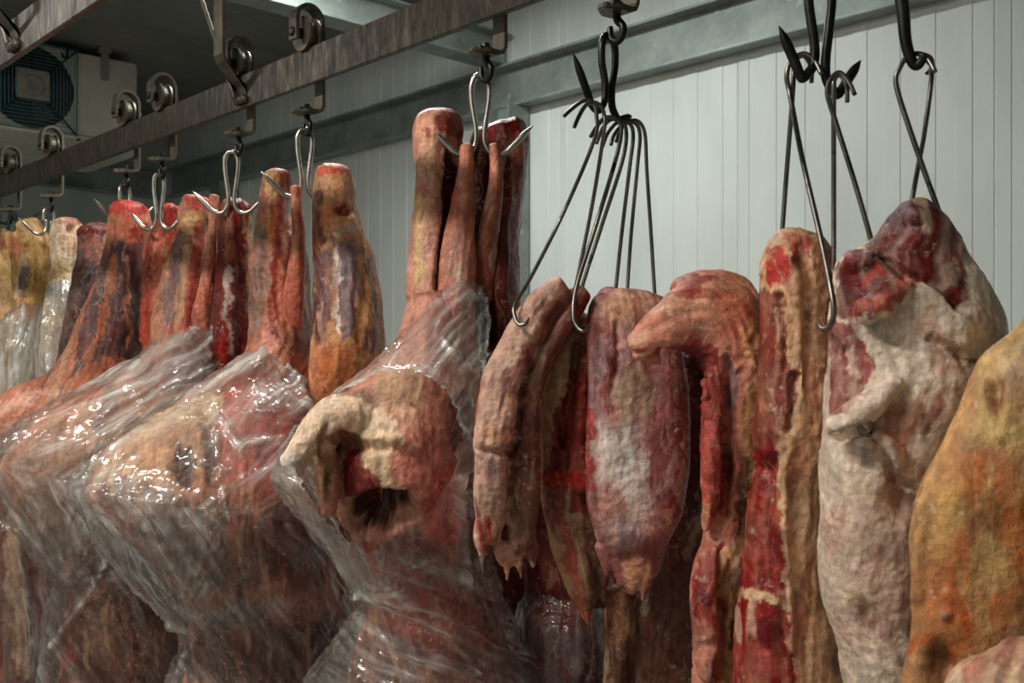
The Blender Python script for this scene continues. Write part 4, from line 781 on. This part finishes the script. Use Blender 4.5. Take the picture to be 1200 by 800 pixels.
# ------------------------------------------------------------------ flat cuts on the long hooks
CUT = 'cuts hanging from long thin hooks'
def cut(lab, *a, **k): return tag(flesh('meat_cut', *a, **k), lab, 'meat cut', CUT)
def tag_ends(pts, d, w=4):                              # ragged tongues at the lower edge
    return [[(x, y, dd, w * 1.6, .012), (x + sx * .5, y + L * .5, dd, w, .008), (x + sx, y + L, dd, w * .4, .005)] for x, y, dd, sx, L in pts]
cut('curved narrow slab of meat with a pale outer face and dark red inner edge',
    [([(660, 334, 0, 14, .030), (644, 346, 0, 17, .034), (624, 370, -.005, 18, .036), (606, 404, -.01, 20, .038), (590, 446, -.015, 23, .040), (580, 495, -.02, 23, .042), (576, 545, -.02, 19, .040), (576, 600, -.01, 18, .034), (574, 634, 0, 11, .024)], dict(sq=3.6, cap=.25)),
     ([(684, 342, .012, 9, .034), (668, 358, .012, 15, .036), (648, 388, .012, 16, .038), (631, 424, .012, 15, .038), (620, 468, .012, 14, .038), (614, 520, .012, 18, .038), (612, 580, .012, 20, .034), (612, 636, .012, 15, .024)], dict(sq=3.4, cap=.25)),
     [(596, 505, -.035, 13, .016), (584, 516, -.045, 17, .016), (572, 512, -.04, 10, .014)], [(602, 458, -.04, 9, .010), (594, 466, -.04, 8, .010)],
     [(566, 610, -.01, 9, .02), (563, 632, -.01, 8, .016), (566, 650, -.01, 5, .010)]] + tag_ends([(584, 636, .006, 3, 26), (596, 640, .012, -2, 40), (606, 644, .012, 5, 34), (622, 640, .012, 3, 26)], 0, 6),
    1.60, C(206, 160, 140), [(('p', [(672, 322), (700, 340), (690, 372), (664, 400), (648, 440), (636, 480), (634, 560), (634, 660), (604, 660), (598, 560), (604, 500), (612, 460), (626, 414), (646, 374), (662, 350)], 5), C(112, 62, 54), 1), (('l', [(664, 344), (640, 378), (620, 416)], 12, .5), C(150, 84, 74), .85), (('e', 606, 440, 9, 26, 22, .5), C(136, 70, 66), .9), (('l', [(640, 350), (606, 392), (584, 446), (570, 500)], 9, .5), C(208, 168, 148), .8), (('e', 584, 512, 18, 11, 20, .5), C(226, 176, 140), .95), (('e', 600, 462, 9, 7, 0, .5), C(214, 152, 112), .9), (('e', 574, 545, 14, 18, 0, .5), C(172, 140, 140), .7),
         (('e', 616, 600, 20, 50, 0, .6), C(132, 92, 74), .9), (('e', 563, 625, 9, 26, 0, .5), C(186, 64, 50), .95), (('e', 596, 665, 18, 14, 0, .6), C(206, 146, 112), .9), (('l', [(690, 350), (672, 366)], 7, .6), C(120, 34, 30), .7)],
    [(('l', [(668, 352), (642, 384), (622, 424), (610, 470), (602, 530)], 4, .9), -.008), (('l', [(566, 528), (590, 532), (602, 522)], 4, .9), -.008)], voxel=.004, lump=.004, rag=.0025, rib=.3, fibre=.0008)
cut('tan and red folded flap between the curved slab and the striped flank',
    [[(676, 378, 0, 26, .03), (664, 400, 0, 36, .04), (657, 432, 0, 38, .042), (657, 480, 0, 36, .042), (662, 530, 0, 34, .04), (667, 580, -.005, 34, .038), (674, 630, 0, 30, .034), (682, 680, 0, 20, .028), (688, 715, 0, 9, .015), (690, 730, 0, 3, .008)],
     [(688, 385, -.035, 7, .016), (690, 410, -.04, 8, .018), (688, 425, -.045, 8, .018), (682, 460, -.04, 8, .016), (678, 520, -.04, 9, .016), (680, 570, -.04, 12, .018)], [(648, 555, -.03, 9, .015), (665, 560, -.035, 9, .015), (690, 562, -.035, 8, .014)]] + tag_ends([(652, 620, 0, 6, 44), (704, 665, 0, 2, 40)], 0, 7),
    1.685, C(176, 134, 102), [(('e', 645, 435, 24, 50, -5, .6), C(190, 150, 116), .9), (('p', [(690, 375), (696, 420), (690, 480), (690, 600), (645, 600), (648, 500), (668, 440), (676, 400)], 5), C(140, 40, 38), .95), (('l', [(690, 390), (690, 420), (680, 500)], 6, .5), C(190, 70, 62), .8), (('l', [(660, 470), (656, 560)], 5, .6), DRED, .8), (('l', [(640, 560), (690, 563)], 9, .5), C(176, 44, 38), .95), (('e', 650, 595, 14, 26, 10, .5), C(130, 72, 70), .8), (('e', 690, 630, 20, 40, 0, .6), C(160, 112, 84), .8), (('l', [(660, 610), (682, 720)], 7, .5), C(176, 74, 60), .8), (('e', 692, 720, 8, 12, 0, .5), BRED, .8), (('e', 700, 690, 12, 24, 0, .5), C(96, 66, 50), .8)],
    [(('l', [(676, 400), (668, 460), (660, 520)], 4, .9), -.012), (('l', [(700, 430), (694, 540)], 4, .9), -.01)], voxel=.0042, lump=.005, rag=.002)
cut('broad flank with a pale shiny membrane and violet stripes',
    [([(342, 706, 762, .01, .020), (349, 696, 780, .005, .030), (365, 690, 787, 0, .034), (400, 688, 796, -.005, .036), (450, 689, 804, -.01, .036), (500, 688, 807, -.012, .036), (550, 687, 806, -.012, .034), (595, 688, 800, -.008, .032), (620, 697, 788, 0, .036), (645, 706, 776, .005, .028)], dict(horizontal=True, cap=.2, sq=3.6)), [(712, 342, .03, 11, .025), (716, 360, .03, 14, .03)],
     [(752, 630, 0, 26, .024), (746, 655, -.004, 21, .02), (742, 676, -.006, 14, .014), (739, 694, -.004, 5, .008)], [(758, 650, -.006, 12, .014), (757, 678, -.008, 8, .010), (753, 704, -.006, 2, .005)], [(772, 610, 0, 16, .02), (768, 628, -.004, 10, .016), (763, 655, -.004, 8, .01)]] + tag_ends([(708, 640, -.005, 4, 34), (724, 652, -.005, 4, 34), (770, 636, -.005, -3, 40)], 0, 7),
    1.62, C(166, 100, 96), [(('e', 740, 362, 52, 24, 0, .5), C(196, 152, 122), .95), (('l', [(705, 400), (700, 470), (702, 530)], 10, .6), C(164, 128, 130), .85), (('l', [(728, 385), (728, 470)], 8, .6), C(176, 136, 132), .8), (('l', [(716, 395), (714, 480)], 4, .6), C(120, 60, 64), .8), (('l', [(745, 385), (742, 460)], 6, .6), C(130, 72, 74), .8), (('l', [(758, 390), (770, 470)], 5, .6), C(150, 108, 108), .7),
         (('e', 742, 460, 20, 34, 10, .6), C(196, 166, 136), .7), (('p', [(694, 500), (740, 490), (762, 540), (765, 600), (740, 640), (712, 630), (696, 580)], 22), C(222, 198, 182), -.95), (('p', [(702, 505), (738, 505), (756, 550), (752, 590), (715, 580)], 16), C(236, 228, 220), -.85), (('e', 716, 590, 20, 26, 0, .6), C(196, 132, 120), .8), (('e', 735, 620, 22, 14, 0, .6), C(160, 134, 142), .8), (('l', [(800, 420), (803, 520), (796, 590)], 14, .5), C(130, 52, 48), .9), (('e', 780, 540, 20, 50, 0, .6), C(130, 68, 64), .8), (('e', 748, 672, 14, 26, 0, .6), C(216, 158, 124), .95), (('l', [(690, 480), (690, 570)], 5, .6), C(176, 50, 44), .9), (('e', 790, 615, 6, 20, 0, .5), C(206, 140, 112), .8)],  # pale membrane, its highlight painted in as a brighter patch
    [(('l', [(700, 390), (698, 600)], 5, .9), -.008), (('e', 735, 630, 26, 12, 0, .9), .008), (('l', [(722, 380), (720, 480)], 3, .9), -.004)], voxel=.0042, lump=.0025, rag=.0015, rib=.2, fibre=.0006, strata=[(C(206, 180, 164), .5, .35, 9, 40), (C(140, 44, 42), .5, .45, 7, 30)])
cut('thick cut folded over in an arch with a pale pointed nose',
    [([(747, 404, -.02, 14, .022), (762, 396, -.02, 21, .032), (785, 386, -.015, 32, .042), (815, 374, -.005, 44, .052), (840, 378, 0, 48, .058), (855, 405, 0, 41, .056), (859, 445, 0, 35, .05), (860, 490, 0, 31, .046), (858, 540, 0, 29, .044), (855, 590, 0, 28, .042), (850, 640, 0, 27, .04), (846, 700, 0, 28, .04), (842, 770, 0, 27, .04), (838, 860, 0, 26, .04)], dict(sq=2.5)),
     [(742, 398, -.02, 6, .014), (752, 392, -.025, 8, .014), (764, 386, -.03, 6, .012)], [(745, 414, -.02, 5, .012), (758, 418, -.02, 7, .014), (772, 420, -.02, 6, .012)], [(800, 345, .02, 18, .03), (830, 334, .02, 14, .03), (862, 338, .02, 14, .03), (882, 356, .01, 10, .03)], [(832, 440, -.04, 14, .02), (838, 500, -.045, 13, .02), (835, 560, -.045, 12, .02), (830, 605, -.04, 9, .016), (826, 622, -.035, 3, .01)], [(838, 640, -.02, 14, .03), (828, 690, -.03, 18, .035), (826, 730, -.03, 14, .03), (830, 790, -.03, 12, .03)]],
    1.52, C(204, 134, 112), [(('e', 835, 350, 54, 24, 0, .5), C(204, 146, 116), .9), (('e', 815, 336, 30, 8, -20, .5), C(140, 44, 40), .85), (('e', 862, 370, 24, 30, 0, .6), C(190, 104, 82), .8), (('e', 752, 400, 14, 12, 0, .5), C(222, 168, 140), .95), (('e', 760, 412, 12, 6, 20, .5), BRED, .7), (('p', [(775, 410), (810, 392), (842, 405), (852, 470), (848, 600), (825, 615), (818, 480), (805, 430)], 5), C(140, 42, 40), .95), (('e', 812, 412, 24, 12, 20, .5), C(120, 52, 52), .8), (('l', [(852, 410), (862, 480)], 5, .6), C(110, 90, 96), .8),
         (('l', [(882, 380), (882, 480), (876, 600), (866, 680)], 8, .5), C(206, 162, 112), .9), (('l', [(874, 540), (868, 620)], 6, .6), C(90, 50, 40), .8), (('l', [(829, 500), (826, 610)], 6, .6), C(200, 92, 78), .8), (('e', 826, 600, 7, 12, 0, .5), C(214, 150, 104), .8), (('e', 830, 690, 16, 50, 0, .5), C(150, 36, 36), .9), (('e', 830, 700, 8, 10, 0, .5), C(90, 30, 40), .9), (('l', [(858, 640), (852, 720), (850, 800)], 7, .6), C(184, 146, 96), .8), (('l', [(866, 660), (860, 760)], 5, .5), C(60, 40, 32), .9)],
    [(('l', [(775, 412), (815, 425), (828, 470)], 5, .9), -.012), (('l', [(852, 420), (852, 600)], 4, .9), -.014), (('l', [(846, 640), (842, 790)], 4, .9), -.014)], voxel=.0042, lump=.006, rag=.003)
cut('long narrow loin with a smooth fat edge and exposed backbone',
    [([(273, 912, 948, 0, .03), (284, 904, 964, 0, .045), (305, 897, 972, 0, .052), (345, 897, 974, 0, .054), (400, 894, 972, 0, .054), (460, 891, 968, 0, .054), (530, 887, 963, 0, .054), (600, 880, 960, 0, .054), (680, 872, 964, 0, .056), (750, 865, 976, 0, .058), (860, 860, 998, .0, .06)], dict(horizontal=True, sq=3.0, cap=.25)),
     [(925, 300, -.04, 8, .02), (930, 350, -.045, 6, .018), (936, 410, -.045, 5, .016), (938, 470, -.045, 5, .014)], [(975, 318, .03, 12, .03), (978, 360, .03, 12, .03), (975, 420, .03, 10, .03)], [(900, 312, 0, 6, .014), (893, 322, 0, 3, .008)], [(906, 665, -.04, 8, .016), (918, 662, -.045, 8, .014)]],
    1.42, C(212, 164, 126), [(('e', 914, 310, 14, 18, 10, .5), C(176, 36, 32), .95), (('e', 940, 296, 12, 16, 0, .5), C(120, 66, 52), .9), (('e', 935, 282, 24, 6, 0, .5), C(170, 70, 54), .8), (('p', [(880, 335), (916, 338), (926, 420), (924, 500), (915, 545), (870, 545), (870, 440)], 6), C(126, 42, 36), .95), (('l', [(924, 330), (932, 400), (934, 470)], 4, .6), C(222, 178, 140), .8), (('l', [(930, 440), (928, 500)], 4, .5), C(110, 40, 44), .9), (('e', 945, 370, 6, 10, 0, .5), C(96, 50, 40), .8),
         (('p', [(850, 530), (915, 515), (918, 600), (918, 680), (926, 740), (928, 830), (820, 830), (840, 700), (850, 600)], 5), C(140, 30, 30), 1), (('e', 900, 640, 10, 26, 15, .5), C(96, 30, 38), .8), (('l', [(918, 520), (919, 660), (928, 780)], 4, .6), C(226, 186, 150), .9), (('l', [(868, 702), (892, 696), (912, 706)], 6, .6), C(222, 186, 146), .95), (('e', 900, 740, 14, 14, 0, .5), C(90, 20, 22), .8), (('e', 890, 780, 18, 20, 20, .6), C(190, 92, 86), .8), (('e', 906, 596, 10, 6, 0, .5), BRED, .9), (('l', [(980, 330), (976, 440)], 8, .5), C(84, 26, 26), .95)],
    [(('l', [(922, 540), (919, 640), (926, 760)], 4, .9), .008), (('p', [(888, 545), (910, 535), (912, 690), (880, 690)], 10), -.018), (('l', [(930, 440), (928, 500)], 4, .9), -.01), (('e', 940, 296, 8, 10, 0, .9), -.010), (('l', [(916, 345), (920, 430)], 3, .9), -.008)], voxel=.0042, lump=.004, rag=.002, rib=.25)
cut('big shoulder capped with dark red muscle and thick white fat',
    [([(241, 1056, 1086, .0, .03), (256, 1040, 1104, 0, .05), (278, 1026, 1116, 0, .065), (305, 986, 1132, 0, .075), (340, 981, 1154, 0, .085), (380, 977, 1171, 0, .09), (420, 972, 1172, 0, .09), (460, 968, 1160, -.005, .09), (500, 966, 1140, -.01, .088), (550, 962, 1116, -.015, .085), (620, 960, 1100, -.015, .08), (700, 966, 1088, -.01, .075), (770, 988, 1082, -.005, .07), (860, 1010, 1080, 0, .07)], dict(horizontal=True, cap=.3)),
     [(994, 308, -.02, 14, .03), (1008, 306, -.03, 14, .03), (1024, 300, -.035, 12, .03)], [(1012, 366, -.075, 13, .02), (1036, 354, -.08, 14, .02), (1058, 334, -.07, 11, .018)],
     [(978, 505, -.085, 13, .022), (1000, 488, -.09, 15, .024), (1030, 466, -.09, 13, .022), (1050, 446, -.08, 10, .018)], [(1015, 510, -.085, 14, .02), (1045, 535, -.085, 16, .02), (1068, 555, -.08, 14, .016)], [(1060, 260, -.02, 18, .04), (1085, 268, -.02, 18, .04)]],
    1.28, C(218, 198, 178), [(('p', [(1018, 296), (1030, 240), (1070, 215), (1130, 240), (1128, 300), (1137, 350), (1118, 362), (1090, 330), (1064, 320), (1062, 345), (1020, 372), (980, 372), (982, 310), (1005, 295)], 6), C(104, 30, 28), 1), (('e', 1065, 252, 30, 16, 10, .6), C(72, 20, 20), .85), (('l', [(1014, 330), (1026, 318), (1034, 322)], 4, .5), C(180, 48, 36), .8), (('l', [(1004, 366), (1040, 352), (1062, 330)], 9, .6), C(186, 96, 76), .9), (('e', 1105, 325, 16, 18, 20, .5), C(180, 158, 140), .6), (('e', 1000, 300, 12, 8, 0, .5), C(120, 50, 50), .8),
         (('p', [(975, 380), (992, 376), (1010, 400), (1030, 425), (1010, 470), (978, 490), (970, 440)], 5), C(140, 56, 54), .95), (('l', [(994, 400), (1004, 440)], 5, .6), C(214, 184, 160), .8), (('l', [(978, 505), (1010, 484), (1048, 448)], 9, .5), C(230, 206, 188), .95), (('e', 1058, 500, 22, 30, 30, .5), C(190, 122, 100), .9), (('e', 1090, 490, 10, 24, 10, .5), C(96, 42, 38), .85), (('p', [(1030, 545), (1052, 560), (1080, 585), (1078, 625), (1050, 610), (1028, 570)], 6), C(84, 34, 32), .95), (('e', 1018, 535, 12, 16, 0, .6), C(130, 110, 100), .7), (('e', 1020, 720, 12, 22, -30, .5), C(70, 22, 24), .95), (('e', 1040, 740, 10, 8, 0, .5), C(80, 26, 28), .9), (('e', 1035, 650, 60, 110, 0, .5), C(206, 168, 148), -.7), (('l', [(1090, 400), (1120, 420), (1140, 425)], 2.5, .6), C(120, 90, 76), .8)],
    [(('l', [(1030, 300), (1062, 322), (1100, 330), (1125, 362)], 5, .9), -.012), (('l', [(975, 516), (1020, 500), (1050, 560), (1078, 570)], 5, .9), -.016), (('e', 1055, 590, 22, 22, 30, .9), -.016), (('l', [(1088, 400), (1122, 420)], 4, .9), -.008), (('e', 1110, 395, 20, 22, 0, .9), .01), (('e', 1020, 720, 10, 20, -30, .9), -.012)], voxel=.004, lump=.006, rag=.003, fibre=.0008, strata=FATTY)
cut('smooth orange and yellow fat covered slab closest to the aisle',
    [([(352, 1212, 1250, 0, .02), (385, 1194, 1268, 0, .035), (420, 1158, 1290, 0, .045), (470, 1130, 1310, -.005, .05), (520, 1104, 1325, -.01, .054), (570, 1080, 1330, -.012, .056), (630, 1069, 1335, -.012, .056), (690, 1068, 1335, -.012, .055), (750, 1066, 1330, -.01, .05), (860, 1050, 1320, 0, .045)], dict(horizontal=True, sq=2.3))],
    1.13, C(184, 134, 90), [(('e', 1190, 420, 44, 40, 0, .6), C(196, 168, 136), -.9), (('e', 1165, 458, 8, 20, -15, .5), C(130, 62, 54), -.9), (('l', [(1195, 388), (1152, 432), (1118, 500), (1078, 570), (1071, 660)], 7, .6), C(222, 172, 120), -.85), (('e', 1180, 500, 40, 24, 10, .6), C(212, 180, 120), -.8), (('e', 1150, 560, 36, 30, 0, .6), C(202, 108, 56), -.85), (('e', 1110, 600, 24, 50, 10, .6), C(206, 158, 96), -.9), (('e', 1190, 640, 30, 60, 10, .6), C(206, 120, 64), -.85), (('e', 1130, 700, 44, 40, 0, .6), C(202, 112, 64), -.9), (('e', 1165, 660, 20, 30, 0, .6), C(214, 164, 100), -.7), (('e', 1107, 718, 5, 5, 0, .5), C(150, 130, 110), -.9), (('e', 1100, 785, 20, 24, 0, .6), C(120, 82, 56), -.9), (('l', [(1066, 760), (1090, 745)], 8, .6), C(190, 96, 52), -.8)],
    [(('e', 1165, 458, 7, 20, -15, .9), -.016), (('e', 1108, 718, 6, 6, 0, .9), .005), (('e', 1105, 785, 18, 26, 0, .9), -.02), (('l', [(1080, 590), (1076, 700)], 6, .9), .006)], voxel=.0045, lump=.004, fibre=.0004, strata=[(C(220, 184, 126), .40, .5, 9, 14), (C(196, 92, 44), .44, .5, 9, 14)])
cut('pinkish lump of fat trim under the smooth orange slab',
    [([(764, 1172, 1250, 0, .03), (775, 1146, 1275, 0, .05), (795, 1122, 1290, 0, .06), (840, 1100, 1300, 0, .065), (900, 1095, 1300, 0, .065)], dict(horizontal=True))],
    0.98, C(200, 156, 128), [(('e', 1140, 785, 20, 10, -30, .6), C(190, 120, 100), .8), (('e', 1180, 790, 30, 14, 0, .6), C(214, 182, 146), .8)], voxel=.0045, lump=.007)
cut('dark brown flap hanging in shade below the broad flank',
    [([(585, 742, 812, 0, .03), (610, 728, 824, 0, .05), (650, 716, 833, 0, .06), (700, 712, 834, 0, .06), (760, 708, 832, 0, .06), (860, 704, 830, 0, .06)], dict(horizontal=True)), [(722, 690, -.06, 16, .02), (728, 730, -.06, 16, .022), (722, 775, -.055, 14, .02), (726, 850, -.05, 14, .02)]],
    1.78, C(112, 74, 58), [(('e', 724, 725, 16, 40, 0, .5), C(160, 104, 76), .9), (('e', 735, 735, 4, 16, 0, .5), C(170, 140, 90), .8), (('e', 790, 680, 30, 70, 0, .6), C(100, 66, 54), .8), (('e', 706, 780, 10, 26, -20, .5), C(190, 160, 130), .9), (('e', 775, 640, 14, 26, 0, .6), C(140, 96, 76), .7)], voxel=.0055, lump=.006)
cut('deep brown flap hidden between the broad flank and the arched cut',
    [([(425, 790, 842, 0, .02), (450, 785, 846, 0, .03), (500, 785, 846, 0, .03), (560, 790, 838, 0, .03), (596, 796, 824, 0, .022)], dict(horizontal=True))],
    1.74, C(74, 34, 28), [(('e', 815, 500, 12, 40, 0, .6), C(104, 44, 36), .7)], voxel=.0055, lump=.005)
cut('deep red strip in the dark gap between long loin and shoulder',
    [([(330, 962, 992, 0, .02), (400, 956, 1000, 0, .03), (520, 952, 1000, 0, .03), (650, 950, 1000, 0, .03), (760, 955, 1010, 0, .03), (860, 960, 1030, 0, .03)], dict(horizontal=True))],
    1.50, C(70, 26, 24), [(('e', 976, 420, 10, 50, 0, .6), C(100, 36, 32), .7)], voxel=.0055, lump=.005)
q = quarter(655, 'dark red fore quarter in a glossy film low behind the flank cuts', None, Y=1.5, name='beef_quarter')
flesh('flank', [([(560, 626, 690, 0, .05), (610, 618, 712, 0, .09), (680, 612, 722, 0, .11), (760, 612, 722, 0, .11), (860, 610, 720, 0, .11)], dict(horizontal=True))], 2.0, C(96, 30, 28), [(('e', 660, 720, 30, 20, 0, .6), C(150, 60, 50), .8), (('e', 640, 650, 10, 40, 0, .6), C(150, 84, 72), .7)], parent=q, voxel=.008)
film([([(690, 618, 705, 0, .10), (720, 608, 724, 0, .14), (780, 604, 728, 0, .15), (860, 600, 730, 0, .15)], dict(horizontal=True))], 2.0, 0.2, gather=[(700, 730, 90)], parent=q, voxel=.009)
